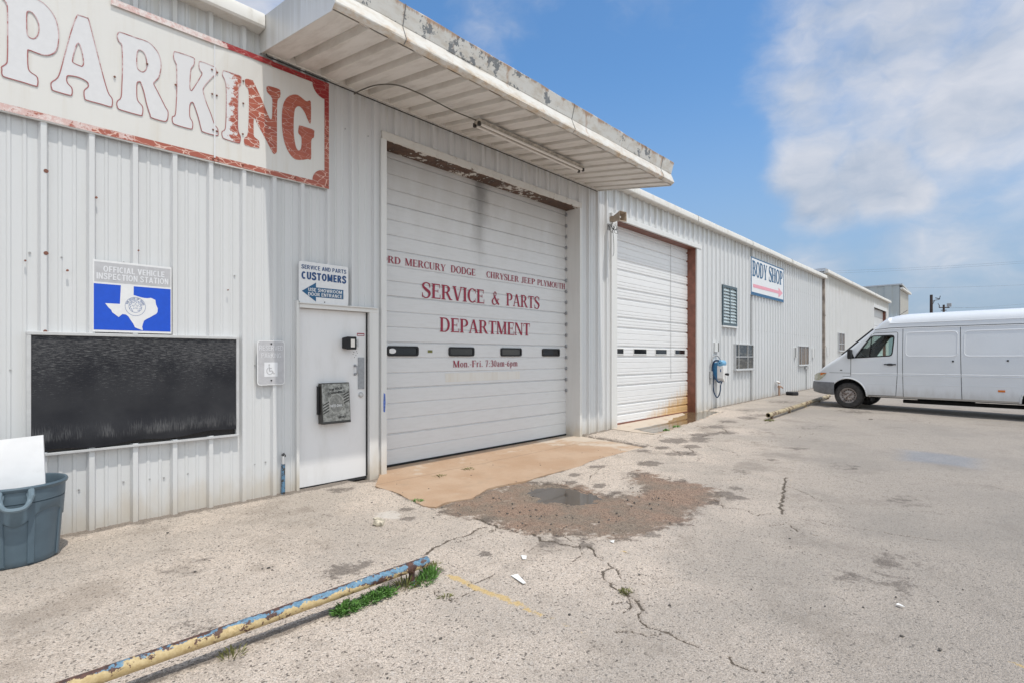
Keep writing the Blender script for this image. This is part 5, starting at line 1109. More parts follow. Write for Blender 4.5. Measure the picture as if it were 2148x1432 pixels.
mb = MB(); mb.lathe([(0, Y0 - .006), (.007, Y0 - .004), (.007, Y0)], (3.07, 0, 2.20), 8, 'y'); mb.obj('bolt', 'dark', s4)
# body shop sign
s5 = empty('body_shop_sign', 'white BODY SHOP sign with blue edging and faded pink arrow pointing right', 'sign')
Y0 = -.062
mb = MB(); mb.prism([rc(17.74, 3.56, 21.24, 4.80)], Y0, -.034); mb.obj('sign_panel', 'signplate', s5)
mb = MB(); mb.prism([rc(17.74, 3.56, 21.24, 4.80), rc(17.80, 3.66, 21.19, 4.765)], Y0 - .003, Y0 + .001); mb.obj('sign_border', 'teal', s5)
mb = MB(); T_, TH_, SE_ = T, TH, SE; T = .215; TH = .10; SE = .06; SF = .085
serif(mb, 'BODY', 17.87, 19.33, 4.18, 4.69, Y0 - .004, .03); mb.cut(); serif(mb, 'SHOP', 19.52, 21.10, 4.185, 4.695, Y0 - .004, .03); T, TH, SE, SF = T_, TH_, SE_, .05; mb.obj('lettering', 'teal', s5)
mb = MB(); mb.prism([[(17.94, 3.815), (20.62, 3.835), (20.62, 3.70), (21.10, 3.893), (20.62, 4.055), (20.62, 3.94), (17.94, 3.925)]], Y0 - .004, None); mb.obj('arrow', 'pink', s5)
# ------------------------------------------------------------------ things fixed to the wall
db = empty('drop_box', 'scuffed dark metal key drop box fixed to the white entrance door', 'drop box')
mb = MB()   # wedge: deeper at the bottom front
q = [(-.0, .745), (-.110, .745), (-.100, .79), (-.062, 1.235), (0, 1.235)]
mb.add([(x, a + .012, b) for x in (3.025, 3.40) for a, b in q], [tuple(range(5)), tuple(range(5, 10))[::-1]] + [(i, (i + 1) % 5, 5 + (i + 1) % 5, 5 + i) for i in range(5)])
mb.obj('box_body', 'bronze', db, bevel=.004)
mb = MB(); mb.box(3.005, 3.022, -.03, .012, .86, 1.20); mb.obj('side_flange', 'dark', db)
fy = lambda z: .012 - .100 + (z - .79) * (.038 / .445) - .003
ff = lambda a, b, y: (a, fy(b) + y, b)
mb = MB(); mb.prism([rc(3.035, .775, 3.392, 1.225)], 0, None, ff); mb.obj('front_plate', 'boxfront', db)
mb = MB()
for k in range(4):
    z = .86 + .034 * k
    if mb.v: mb.cut()
    mb.prism([[(3.04, z), (3.12, z + .04), (3.12, z + .056), (3.04, z + .016)]], -.0015, None, ff); mb.prism([[(3.31, z + .115), (3.388, z + .15), (3.388, z + .166), (3.31, z + .131)]], -.0015, None, ff)
mb.obj('stripe', 'bronze', db)
mb = MB(); mb.prism([ell(3.215, .985, .098, .118, 30), ell(3.215, .985, .091, .110, 30)], -.0016, None, ff); mb.obj('ring', 'boxring', db)
mb = MB(); mb.prism([ell(3.215, .985, .091, .110, 30)], -.001, None, ff); mb.obj('disc', 'boxdisc', db)
def tilt(mb, s, x0, x1, z0, z1, sl, m, name, par):
    vs, fs = text_geo(s, .02); mb = MB(); mb.add([ff(x0 + (x1 - x0) * u, z0 + (z1 - z0) * v + sl * u, -.003) for u, v in vs], fs); return mb.obj(name, m, par)
tilt(mb, 'FOR YOUR', 3.13, 3.30, 1.135, 1.165, .02, 'dark', 'lettering', db); tilt(mb, 'CONVENIENCE', 3.11, 3.33, 1.095, 1.122, .02, 'dark', 'lettering', db); tilt(mb, 'NITE OWL', 3.135, 3.295, .945, .975, 0, 'signplate', 'lettering', db); tilt(mb, 'SERVICE', 3.23, 3.34, .80, .825, .01, 'dark', 'lettering', db)
# small flood lamp on the door
fl = empty('door_lamp', 'small black square lamp with a pale lens on the white entrance door', 'lamp')
mb = MB(); mb.add([(3.335, .014, 1.655), (3.335, .014, 1.785), (3.41, .014, 1.79), (3.41, .014, 1.65), (3.345, -.10, 1.64), (3.345, -.10, 1.80), (3.485, -.085, 1.80), (3.485, -.085, 1.64)], [(0, 1, 5, 4), (1, 2, 6, 5), (2, 3, 7, 6), (3, 0, 4, 7), (4, 5, 6, 7), (0, 3, 2, 1)]); mb.obj('lamp_body', 'dark', fl, bevel=.008)
mb = MB(); mb.quad((3.395, -.0985, 1.67), (3.455, -.0915, 1.67), (3.455, -.0915, 1.77), (3.395, -.0985, 1.77)); mb.obj('lens', 'tube', fl)
mb = MB(); mb.box(3.51, 3.552, -.02, .014, 1.675, 1.775); mb.lathe([(0, -.03), (.010, -.028), (.010, -.02)], (3.531, 0, 1.70), 10, 'y'); mb.lathe([(0, -.03), (.010, -.028), (.010, -.02)], (3.531, 0, 1.75), 10, 'y'); mb.obj('bracket', 'alu', fl)
# stub pipe
sp = empty('stub_pipe', 'short chipped blue pipe stub standing against the white wall left of the entrance door', 'pipe')
mb = MB(); mb.tube([(2.575, -.055, -.03), (2.575, -.055, .34)], .021, 10); mb.obj('pipe', 'bluepipe', sp, smooth=True)
mb = MB(); mb.tube([(2.575, -.055, .33), (2.575, -.055, .40), (2.575, -.055, .43)], [.017, .016, .011], 10); mb.obj('fitting', 'alu', sp, smooth=True)
mb = MB(); mb.tube(smooth_pts([(2.575, -.055, .42), (2.565, -.06, .45), (2.59, -.07, .445), (2.60, -.05, .42)]), .006, 6); mb.tube(smooth_pts([(2.575, -.055, .42), (2.59, -.05, .46), (2.56, -.04, .44)]), .005, 6); mb.obj('wire_end', 'wire', sp)
# fluorescent fixture and its cable
fx = empty('fluorescent_light', 'long dusty twin tube light fixed under the canopy', 'light fixture')
fx0, fx1, fyc, fz = 4.86, 7.30, -.80, 4.762
mb = MB(); mb.add([(x, fyc + a, fz + b) for x in (fx0, fx1) for a, b in ((-.05, .0), (.05, 0), (.028, -.055), (-.028, -.055))], [(0, 1, 2, 3), (7, 6, 5, 4), (0, 4, 5, 1), (1, 5, 6, 2), (2, 6, 7, 3), (3, 7, 4, 0)]); mb.obj('housing', 'lampmetal', fx)
for s in (-1, 1):
    mb = MB(); mb.tube([(fx0 + .05, fyc + s * .044, fz - .068), (fx1 - .05, fyc + s * .044, fz - .068)], .0185, 12); mb.obj('tube', 'tube', fx, smooth=True)
mb = MB()
for x in (fx0, fx1 - .035):
    for s in (-1, 1):
        if mb.v: mb.cut()
        mb.box(x, x + .035, fyc + s * .044 - .017, fyc + s * .044 + .017, fz - .092, fz - .04)
mb.obj('lamp_holder', 'bronze', fx)
mb = MB(); mb.tube(smooth_pts([(3.47, -.03, 4.85), (3.48, -.25, 4.845), (3.50, -.55, 4.80), (3.62, -.77, 4.762), (3.9, -.82, 4.75), (4.2, -.79, 4.757), (4.5, -.77, 4.755), (4.75, -.80, 4.745), (4.88, -.80, 4.745)]), .0075, 6)
tag(mb.obj('electric_cable', 'greencable'), 'thin drooping cable running under the canopy to the tube light', 'cable')
mb = MB(); mb.tube([(2.36, -.028, 4.99), (2.40, -.05, 4.875), (3.0, -.05, 4.872), (5.5, -.05, 4.872), (8.9, -.05, 4.872)], .007, 6); tag(mb.obj('electric_cable', 'wire'), 'thin dark cable strung along the wall just below the canopy', 'cable')
# loudspeaker
ls = empty('loudspeaker', 'sun-browned beige horn loudspeaker at the top corner of the second garage door', 'loudspeaker', (9.40, -.05, 4.33))
A = Matrix.Rotation(R_(-100), 3, 'Z'); o0 = Vector((-.13, -.08, .03))
def hp(d, u, v): p = A @ Vector((d * .72, u * .78, v * .78)); return tuple(o0 + p)
def ringr(d, a, b): return [hp(d, -a, -b), hp(d, a, -b), hp(d, a, b), hp(d, -a, b)]
mb = MB(); st = [(0, .05, .05), (.02, .068, .068), (.11, .070, .070), (.15, .062, .062), (.34, .105, .10), (.44, .135, .122), (.455, .140, .128)]
vs = [p for s in st for p in ringr(*s)]; mb.add(vs, [(4 * i + k, 4 * i + (k + 1) % 4, 4 * i + 4 + (k + 1) % 4, 4 * i + 4 + k) for i in range(len(st) - 1) for k in range(4)] + [(0, 1, 2, 3)])
inn = [(.455, .140, .128), (.450, .122, .110), (.28, .06, .055)]; vs = [p for s in inn for p in ringr(*s)]
mb.add(vs, [(4 * i + k, 4 * i + (k + 1) % 4, 4 * i + 4 + (k + 1) % 4, 4 * i + 4 + k) for i in range(2) for k in range(4)] + [(8, 9, 10, 11)]); mb.obj('horn', 'beige', ls, bevel=.006)
mb = MB(); mb.tube([hp(.27, 0, 0), hp(.36, 0, 0)], .022, 10); mb.obj('horn_core', 'tube', ls)
mb = MB(); mb.tube([hp(.06, 0, -.06), tuple(Vector(hp(.06, 0, -.12))), (-.10, -.02, -.10)], .014, 8); mb.box(-.14, -.06, -.03, .0, -.16, -.04); mb.obj('bracket', 'conduit', ls)
mb = MB()
for k in range(7):
    c = (-.10 + random.uniform(-.06, .10), -.10 + random.uniform(-.06, .04), -.14 + random.uniform(-.05, .05)); r = random.uniform(.04, .075); t0 = random.uniform(0, 6)
    mb.tube([(c[0] + r * math.cos(t0 + .6 * i), c[1] + .02 * math.sin(i * 1.3 + k), c[2] + r * 1.1 * math.sin(t0 + .6 * i)) for i in range(9)], .0045, 5)
mb.tube(smooth_pts([(-.03, -.06, -.1), (.0, -.07, -.4), (.02, -.06, -.62), (.0, -.05, -.7)]), .005, 5)
mb.obj('wire_tangle', 'wire', ls)
# wall charger / hose station
ch = empty('wall_charger', 'white and blue wall charger with looped black cable on the white wall', 'charger', (14.85, 0, .9))
ch.location = (14.85, 0, 1.15); L = lambda x, y, z: (x - 14.85, y, z - 1.15)
mb = MB(); mb.prism([[(-.13, -.23), (.12, -.23), (.12, .24), (-.13, .24)]], -.17, -.03); mb.obj('back_box', 'chblue', ch, bevel=.025)
mb = MB(); mb.prism([[(-.14, -.30 + .10), (-.02, -.30), (.10, -.30), (.12, -.20), (.12, .16), (-.14, .16)]], -.335, -.165); mb.obj('front_cover', 'chwhite', ch, bevel=.018)
mb = MB(); mb.lathe([(0, -.155), (.072, -.155), (.086, -.14), (.086, .10), (.07, .115), (0, .115)], (0, -.245, .225), 24, 'x'); mb.obj('reel_cap', simple('light_blue_plastic', (.15, .37, .58), .35, 0, .06), ch, smooth=True)
mb = MB(); mb.lathe([(0, -.160), (.018, -.160), (.018, -.15)], (0, -.245, .225), 12, 'x'); mb.cut(); mb.box(-.146, -.139, -.275, -.250, -.02, .06); mb.obj('badge', 'navy', ch)
mb = MB(); mb.tube([(0, -.33, -.08), (0, -.37, -.08)], .026, 10); mb.tube([(0, -.37, -.08), (0, -.43, -.09)], .036, 10); mb.obj('plug', 'dark', ch)
mb = MB(); mb.tube(smooth_pts([(-.32, -.05, .0), (-.30, -.055, .18), (-.25, -.08, .36), (-.16, -.12, .44), (-.07, -.17, .41), (-.01, -.21, .31)]), .017, 8); mb.obj('conduit', 'conduit', ch, smooth=True)
mb = MB(); mb.tube(smooth_pts([(-.12, -.06, -.20), (-.14, -.05, -.40), (-.14, -.08, -.60), (-.13, -.15, -.73), (-.13, -.215, -.66), (-.13, -.25, -.52), (-.12, -.255, -.38), (-.08, -.285, -.27)]), .017, 8)
mb.cut(); mb.tube(smooth_pts([(-.16, -.22, .30), (-.17, -.10, .28), (-.17, -.045, .12), (-.17, -.06, -.08), (-.16, -.13, -.20), (-.14, -.20, -.30), (-.10, -.25, -.28)]), .024, 8); mb.obj('cable_loop', 'navybag', ch, smooth=True)
mb = MB(); mb.box(-.40, -.25, -.085, -.035, -.19, .0); mb.tube([(-.34, -.05, -.02), (-.34, -.05, -.36)], .020, 8); mb.obj('junction_box', 'conduit', ch, bevel=.006)
# water tap and the black tyre-like ring by it
wt = empty('water_tap', 'rusty standpipe water tap with white elbow at the foot of the wall', 'water tap', (20.45, -.13, float(gz(20.45, -.13))))
mb = MB(); mb.tube([(0, 0, 0), (0, 0, .30)], .028, 8); mb.tube([(0, 0, .28), (0, 0, .36)], .055, 8); mb.tube([(0, 0, .33), (.09, -.06, .31), (.13, -.09, .26)], .024, 8); mb.lathe([(0, .44), (.05, .44), (.05, .46), (0, .46)], (0, 0, 0), 10); mb.obj('valve', 'copper', wt)
mb = MB(); mb.tube(smooth_pts([(0, .0, .36), (0, 0, .45), (-.04, .03, .49), (-.20, .05, .50)]), .036, 10); mb.obj('elbow', 'chwhite', wt, smooth=True)
hc = MB(); 
for k in range(2): hc.lathe([(.17 + .04 * math.cos(a), .04 + .04 * math.sin(a)) for a in [2 * math.pi * i / 10 for i in range(11)]], (0, 0, .045 * k), 22)
tag(hc.obj('hose_coil', 'dark', smooth=True, loc=(20.98, -.42, float(gz(20.98, -.42)))), 'small coil of black hose lying beside the water tap', 'hose')
# ------------------------------------------------------------------ bin and board
bx, by = .355, -.473
tc = empty('trash_can', 'round blue-grey plastic trash can standing in front of the wall', 'trash can', (bx, by, 0), R_(-6))
mb = MB(); prof = [(0, .012), (.225, .0), (.236, .012), (.240, .05), (.270, .46), (.272, .47), (.280, .475), (.283, .560), (.294, .568), (.299, .585), (.292, .598), (.280, .595), (.272, .575), (.262, .46), (.228, .03), (0, .028)]
mb.lathe(prof, (0, 0, 0), 72); body = mb.obj('can_body', 'canplastic', tc, smooth=True)
mb = MB()
for a0 in (-90, 90, 0, 180):    # raised reinforcing ribs
    for s in (-1, 1):
        vs = []
        for i in range(8):
            z = .02 + .36 * i / 7; r = .238 + .030 * (z / .46)
            for da, dr in ((-5, .001), (-4, .010), (4, .010), (5, .001)):
                t = R_(a0 + s * 19 + da); vs.append(((r + dr) * math.cos(t), (r + dr) * math.sin(t), z))
        mb.add(vs, [(4 * i + k, 4 * i + 1 + k, 4 * i + 5 + k, 4 * i + 4 + k) for i in range(7) for k in range(3)])
vs = []   # scalloped upper band
for i in range(73):
    t = R_(5 * i); d = abs(math.sin(2 * (t - R_(45)))) ** 3; zl = .30 + .10 * (1 - d)
    for z, dr in ((zl, .001), (zl + .012, .010), (.468, .010)): r = .238 + .030 * (z / .46); vs.append(((r + dr) * math.cos(t), (r + dr) * math.sin(t), z))
mb.add(vs, [(3 * i + k, 3 * i + 3 + k, 3 * i + 4 + k, 3 * i + 1 + k) for i in range(72) for k in range(2)])
mb.obj('rib_band', 'canplastic', tc, smooth=True)
for a0 in (-90, 90):
    mb = MB(); f = lambda r, a, z: (r * math.cos(R_(a0 + a)), r * math.sin(R_(a0 + a)), z)
    mb.tube(smooth_pts([f(.285, -15, .545), f(.325, -14, .50), f(.335, -9, .455), f(.338, 0, .445), f(.335, 9, .455), f(.325, 14, .50), f(.285, 15, .545)]), .017, 8)
    mb.tube([f(.285, -17, .57), f(.32, -16, .53), f(.33, -13, .47)], [.022, .02, .012], 8); mb.tube([f(.285, 17, .57), f(.32, 16, .53), f(.33, 13, .47)], [.022, .02, .012], 8)
    mb.obj('handle', 'cansunlit', tc, smooth=True)
fbm = MB(); fbm.add([(x + .004 * math.sin(z * 9), y + .006 * math.sin(x * 7 + z * 5), z) for y in (-.018, .018) for z in (.05, .5, .90) for x in (-.40, 0, .17)], [])
N3 = lambda y, j, i: y * 9 + j * 3 + i
fs = [(N3(y, j, i), N3(y, j, i + 1), N3(y, j + 1, i + 1), N3(y, j + 1, i)) for y in (0, 1) for j in (0, 1) for i in (0, 1)]
fs += [(N3(0, j, i), N3(0, j + 1, i), N3(1, j + 1, i), N3(1, j, i)) for i in (0, 2) for j in (0, 1)] + [(N3(0, j, i), N3(0, j, i + 1), N3(1, j, i + 1), N3(1, j, i)) for j in (0, 2) for i in (0, 1)]
fbm.f = [list(f) for f in fs]; fbm.mi = [0] * len(fs)
fo = tag(fbm.obj('foam_board', 'foam', loc=(bx + .02, by - .06, .03)), 'plain white foam board standing up out of the trash can', 'board'); fo.rotation_euler = (R_(-7), R_(-4), R_(-12))
# ------------------------------------------------------------------ barrier pipes
def barrier(x0, x1, y0, y1, z0, z1, r, posts, m, label, name='barrier_pipe'):
    e = empty(name, label, 'barrier', ((x0 + x1) / 2, (y0 + y1) / 2, 0)); e.rotation_euler = (0, 0, math.atan2(y1 - y0, x1 - x0)); Ln = math.hypot(x1 - x0, y1 - y0)
    zc = (z0 + z1) / 2; mb = MB(); N = 60; n = 18; dz_ = (z1 - z0)
    vs = []
    for i in range(N + 1):
        u = i / N; x = -Ln / 2 + Ln * u; sg_ = .008 * math.sin(math.pi * u * 1.0)
        for k in range(n):
            a = 2 * math.pi * k / n; rr_ = r * (1 + random.uniform(-.006, .006)); vs.append((x, rr_ * math.cos(a), dz_ * (u - .5) - sg_ + rr_ * math.sin(a)))
    fs = [(i * n + k, i * n + (k + 1) % n, (i + 1) * n + (k + 1) % n, (i + 1) * n + k) for i in range(N) for k in range(n)]
    mb.add(vs, fs)
    ri = r * .86
    for u, s in ((0, -1), (1, 1)):
        ro = [vs[(0 if u == 0 else N) * n + k] for k in range(n)]; x = ro[0][0]; zz = dz_ * (u - .5)
        inn = [(x, ri * math.cos(2 * math.pi * k / n), zz + ri * math.sin(2 * math.pi * k / n)) for k in range(n)]; dp = [(x - s * .25, p[1], p[2]) for p in inn]
        mb.add(ro + inn + dp, [(k, (k + 1) % n, n + (k + 1) % n, n + k) for k in range(n)] + [(n + k, n + (k + 1) % n, 2 * n + (k + 1) % n, 2 * n + k) for k in range(n)] + [tuple(range(2 * n, 3 * n))])
    p = mb.obj('pipe', m, e, smooth=True, loc=(0, 0, zc))
    for u in posts:
        mb = MB(); x = -Ln / 2 + Ln * u; zt = z0 + dz_ * u - r * .6; gx_ = x0 + (x1 - x0) * u; gg = float(gz(gx_, y0)) - .03
        mb.tube([(x, 0, gg), (x, .0, zt)], r * .6, 12); mb.tube([(x - .02, -.006, zt - .010), (x + .02, .006, zt + .010)], r * .78, 10); mb.obj('post', m, e, smooth=True)
    return e
barrier(-.62, 2.285, -3.01, -3.055, .120, .120, .0345, (.02, .365, .955), 'pipe', 'long barrier pipe with flaking blue and yellow paint over rust near the trash can')
barrier(13.1, 20.4, -2.0, -1.72, .185, .235, .055, (.04, .27, .52, .78, .97), 'pipe2', 'worn pale yellow barrier pipe lying in front of the parked van')
# ------------------------------------------------------------------ rubble, scraps, weeds
mb = MB()
def chunk(mb, x, y, z, s, seed):
    r = random.Random(seed); bm = bmesh.new(); bmesh.ops.create_icosphere(bm, subdivisions=2, radius=1)
    for v in bm.verts: v.co *= 1 + r.uniform(-.22, .22)
    vs = [(x + v.co.x * s[0], y + v.co.y * s[1], z + v.co.z * s[2]) for v in bm.verts]; fs = [tuple(v.index for v in f.verts) for f in bm.faces]; bm.free(); mb.add(vs, fs)
mb = MB(); chunk(mb, 2.700, -1.80, .018, (.045, .06, .03), 3); tag(mb.obj('concrete_lump', 'rock'), 'small yellow-edged lump of broken concrete lying on the asphalt', 'rubble')
mb = MB(); chunk(mb, 2.775, -1.68, .008, (.03, .09, .014), 4); tag(mb.obj('concrete_lump', 'rock'), 'flat yellow-painted concrete fragment against the pale patch', 'rubble')
def scrap(pts, lab):
    mb = MB(); mb.add([(a, b, .012 + .006 * (i % 2)) for i, (a, b) in enumerate(pts)] + [(a, b, .008 + .006 * (i % 2)) for i, (a, b) in enumerate(pts)], [tuple(range(len(pts))), tuple(range(len(pts), 2 * len(pts)))[::-1]] + [(i, (i + 1) % len(pts), len(pts) + (i + 1) % len(pts), len(pts) + i) for i in range(len(pts))])
    tag(mb.obj('paper_scrap', 'paper'), lab, 'scrap')
scrap(CHIP1, 'largest white scrap, a long sliver lying near the yellow paint stripe'); scrap(CHIP2, 'small triangular white scrap between the long sliver and the brown stain'); scrap(CHIP3, 'tiny white scrap at the edge of the crack beyond the brown stain')
scrap([(4.02, -5.52), (4.035, -5.53), (4.02, -5.565), (4.005, -5.55)], 'small white scrap lying alone out on the open asphalt')
mb = MB()
for k in range(150):
    x = random.uniform(1.2, 8.5); y = random.uniform(-6, -.3); s = random.choice((.004, .005, .006, .009)); chunk(mb, x, y, .003, (s * random.uniform(.7, 1.5), s, s * .7), k)
for k in range(170):
    x = random.uniform(3.4, 5.6); y = random.uniform(-3.4, -1.72)
    if 4.15 < x < 5.3 and y > -3.0: continue
    s = random.uniform(.004, .011); chunk(mb, x, y, -.006, (s * 1.2, s, s * .8), 500 + k)
tag(mb.obj('loose_gravel', 'stone'), 'scattered dark grit and loose stones on the asphalt', 'gravel', kind='stuff')
def weed(x, y, n, rad, h, m, label, blade=.010, gl=1.0):
    mb = MB(); r = random.Random(int(x * 1000 + y * 77))
    for k in range(n):
        a = r.uniform(0, 6.28); d = rad * math.sqrt(r.random()); px, py = d * math.cos(a) * 1.4, d * math.sin(a)
        zt = h * (1.05 - (d / rad) ** 2 * .8) * r.uniform(.5, 1.1); lx, ly = px * .35 + r.uniform(-.02, .02), py * .35 + r.uniform(-.02, .02); w_ = blade * r.uniform(.6, 1.3); t = r.uniform(0, 3.14); cx_, sx_ = w_ * math.cos(t), w_ * math.sin(t)
        b0 = (px * .8, py * .8, -.004); m0 = (px + lx * .4, py + ly * .4, zt * .7); e0 = (px + lx, py + ly, zt)
        mb.add([(b0[0] - cx_ * .3, b0[1] - sx_ * .3, b0[2]), (b0[0] + cx_ * .3, b0[1] + sx_ * .3, b0[2]), (m0[0] + cx_, m0[1] + sx_, m0[2]), (e0[0], e0[1], e0[2]), (m0[0] - cx_, m0[1] - sx_, m0[2])], [(0, 1, 2, 3, 4)])
        if gl > .5:
            for q in range(3):
                u = r.uniform(.4, 1); c = [b0[i] + (e0[i] - b0[i]) * u for i in range(3)]; t2 = r.uniform(0, 6.28); l = w_ * 1.9; dx, dy = l * math.cos(t2), l * math.sin(t2)
                mb.add([tuple(c), (c[0] + dx * .5 - dy * .3, c[1] + dy * .5 + dx * .3, c[2] + l * .25), (c[0] + dx, c[1] + dy, c[2] + l * .1), (c[0] + dx * .5 + dy * .3, c[1] + dy * .5 - dx * .3, c[2] + l * .25)], [(0, 1, 2, 3)])
    return tag(mb.obj('weed', m, loc=(x, y, float(gz(x, y)))), label, 'weed', 'weeds growing in the cracks')
weed(1.655, -3.075, 190, .062, .07, 'leaf', 'round leafy green weed clump, leftmost of the green clumps by the blue pipe', .007)
weed(1.83, -3.07, 170, .055, .065, 'leaf', 'low green weed mat right of the round clump beside the blue pipe', .007)
weed(1.93, -3.06, 160, .058, .065, 'leaf', 'wide end of the green weed mat in the middle of the pipe edge', .007)
weed(2.10, -3.055, 80, .075, .08, 'dryleaf', 'straggly olive weed between the green mat and the pipe end', .004, 0)
weed(2.30, -3.06, 110, .06, .11, 'leaf', 'upright grassy green weed at the end of the blue pipe', .005, 0)
weed(2.22, -3.09, 90, .075, .06, 'leaf', 'low green weed around the post at the pipe end', .005)
weed(2.42, -2.93, 60, .06, .05, 'dryleaf', 'thin dry weed in the crack beyond the pipe tip', .004, 0)
weed(1.0, -3.08, 45, .05, .06, 'dryleaf', 'sparse dry weed beside the lower part of the blue pipe', .004, 0)
weed(3.03, -4.19, 40, .035, .035, 'dryleaf', 'tiny weed sprouting in the long winding crack', .005)
weed(2.19, -3.37, 25, .03, .025, 'dryleaf', 'tiny weed in the short crack near the yellow stripe', .004)
weed(9.98, -1.0, 45, .06, .05, 'leaf', 'small green tuft at the near corner of the second garage puddle', .008, 0)
weed(10.6, -.92, 45, .08, .05, 'leaf', 'green tufts along the front edge of the second garage puddle', .008, 0)
weed(4.9, -.62, 40, .07, .025, 'dryleaf', 'flat dry weed in the joint of the tan apron', .006)
weed(4.35, -.66, 30, .06, .02, 'dryleaf', 'thin dry weed left of the flat one on the tan apron', .006)
weed(13.0, -2.05, 60, .10, .06, 'dryleaf', 'olive weed under the open end of the yellow pipe', .008)
weed(3.42, -1.4, 40, .05, .03, 'leaf', 'tiny green weed at the left edge of the tan apron', .005)
# ------------------------------------------------------------------ utility poles and wires
up = empty('utility_pole', 'nearer plain timber pole with a short bracket above the van roof', 'utility pole', (95.7, 1.3, 0))
mb = MB(); mb.tube([(0, 0, 0), (0, 0, 10.35)], [.22, .17], 10); mb.obj('pole', 'wood', up)
mb = MB(); mb.tube(smooth_pts([(0, 0, 9.3), (.3, -.35, 9.55), (.6, -.75, 9.65), (.75, -.9, 9.75)]), .05, 6); mb.tube([(.7, -.85, 9.7), (.8, -.95, 10.2)], .04, 6); mb.tube([(.35, -.45, 9.9), (.75, -.9, 9.75)], .06, 6); mb.tube([(.1, -.1, 8.9), (.3, -.35, 9.55)], .04, 6); mb.obj('bracket', 'wire', up)
u2 = empty('utility_pole', 'farther timber pole with crossarm and floodlights above the van roof', 'utility pole', (122.8, 1.6, 0))
mb = MB(); mb.tube([(0, 0, 0), (0, 0, 10.9)], [.22, .16], 10); mb.obj('pole', 'wood', u2)
mb = MB(); mb.tube([(-.5, .6, 10.4), (.65, -.75, 10.4)], .09, 6); mb.tube([(-.3, .35, 9.9), (.3, -.35, 9.9)], .07, 6); mb.tube([(-.5, .6, 10.4), (-.5, .6, 10.9)], .06, 6); mb.tube([(-.5, .6, 10.8), (-.65, .78, 11.2)], .04, 6); mb.obj('crossarm', 'wood', u2)
mb = MB(); mb.box(.3, .75, -1.05, -.4, 10.55, 11.15); mb.tube([(.5, -.6, 10.4), (.5, -.6, 10.7)], .05, 6); mb.obj('floodlight', 'conduit', u2, bevel=.06)
for i, (a, b, lab) in enumerate((((95.0, 24.2, 15.9), (134.4, -18.2, 18.9), 'uppermost faint overhead wire crossing the sky above the van'), ((95.3, 23.6, 15.5), (134.4, -18.2, 18.6), 'second overhead wire just below the uppermost one'), ((105.0, 13.3, 13.4), (134.4, -18.2, 14.6), 'middle faint overhead wire across the sky above the van'), ((122.8, 1.6, 10.5), (134, -16.2, 10.9), 'lower overhead wire running right from the floodlight pole'), ((122.8, 1.6, 10.3), (134, -16.2, 12.0), 'overhead wire rising to the right from the floodlight pole'))):
    mb = MB(); A_ = Vector(a); B_ = Vector(b); mb.tube([A_.lerp(B_, t) + Vector((0, 0, -.5 * 4 * t * (1 - t))) for t in [k / 14 for k in range(15)]], .011, 5)
    tag(mb.obj('overhead_wire', 'wirefar'), lab, 'wire', 'overhead wires')
# ------------------------------------------------------------------ van (local frame: +y forward, x to its right, near side at x=0)
HW = .93; CXV = HW
van = empty('delivery_van', 'long white high-roof delivery van parked nose to the building', 'van', (17.382, -2.79, .10), -math.atan2(.12123, .99262))
FR = 1.10
def hw(y):
    if y > .1: return HW * (1 - min(.999, (y - .1) / (FR - .1)) ** 2.7) ** (1 / 2.3)
    if y < -5.4: return HW * (1 - .05 * ((-5.4 - y) / .4) ** 2)
    return HW
def wz(z):     # tumblehome / lower tuck
    if z < .45: return .965 + .035 * max(0, (z - .25)) / .2
    if z < 1.1: return 1.0
    if z < 1.45: return 1 - .012 * (z - 1.1) / .35
    if z < 2.2: return .988 - .078 * (z - 1.45) / .75
    return .91 - .03 * (z - 2.2) / .25
ZT = [(1.10, .62), (1.07, .74), (1.0, .86), (.90, .965), (.78, 1.06), (.63, 1.18), (.47, 1.295), (.30, 1.405), (.20, 1.475), (.0, 1.64), (-.26, 1.885), (-.60, 2.20), (-.83, 2.425), (-.95, 2.51), (-1.10, 2.56), (-1.35, 2.59), (-2.2, 2.60), (-5.0, 2.60), (-5.6, 2.57), (-5.78, 2.50)]
def zt(y):
    for (a, b), (c, d) in zip(ZT, ZT[1:]):
        if c <= y <= a: return b + (d - b) * (a - y) / (a - c)
    return ZT[0][1] if y > 0 else ZT[-1][1]
def zb(y): return .36 + .06 * max(0, (y - .5) / .5) if y > .5 else .36
NS = 26
def section(y):
    top = zt(y); bot = zb(y); w_ = hw(y); rz = min(.30 if y < -1.0 else .13, (top - bot) * .45); pts = []
    pts.append((w_ * .55, bot)); pts.append((w_ * .93, bot))
    zs = [bot + .05 + (top - rz - bot - .05) * i / 13 for i in range(14)]
    for z in zs: pts.append((w_ * wz(z), z))
    we = w_ * wz(top - rz); rx = min(.34 if y < -1.0 else .16, we * .6)
    for k in range(1, 9):
        a = R_(90 * k / 8); pts.append((we - rx + rx * math.cos(a), top - rz + rz * math.sin(a)))
    pts.append((0, top + .012))
    return pts
ys = [1.0999, 1.095, 1.08, 1.06, 1.03, 1.0, .96, .92, .88, .83, .78, .72, .65, .58, .50, .42, .34, .26, .2, .12, .04, -.05, -.15, -.26, -.38, -.5, -.6, -.7, -.78, -.84, -.9, -.96, -1.02, -1.1, -1.2, -1.35, -1.6, -2.0, -2.5, -3.0, -3.5, -4.0, -4.5, -5.0, -5.35, -5.5, -5.62, -5.7, -5.76, -5.78]
mb = MB(); rings = []
for y in ys:
    h = section(y); rings.append([(CXV - a, y, z) for a, z in h] + [(CXV + a, y, z) for a, z in h[-2::-1]])
m = len(rings[0]); vs = [p for r in rings for p in r]
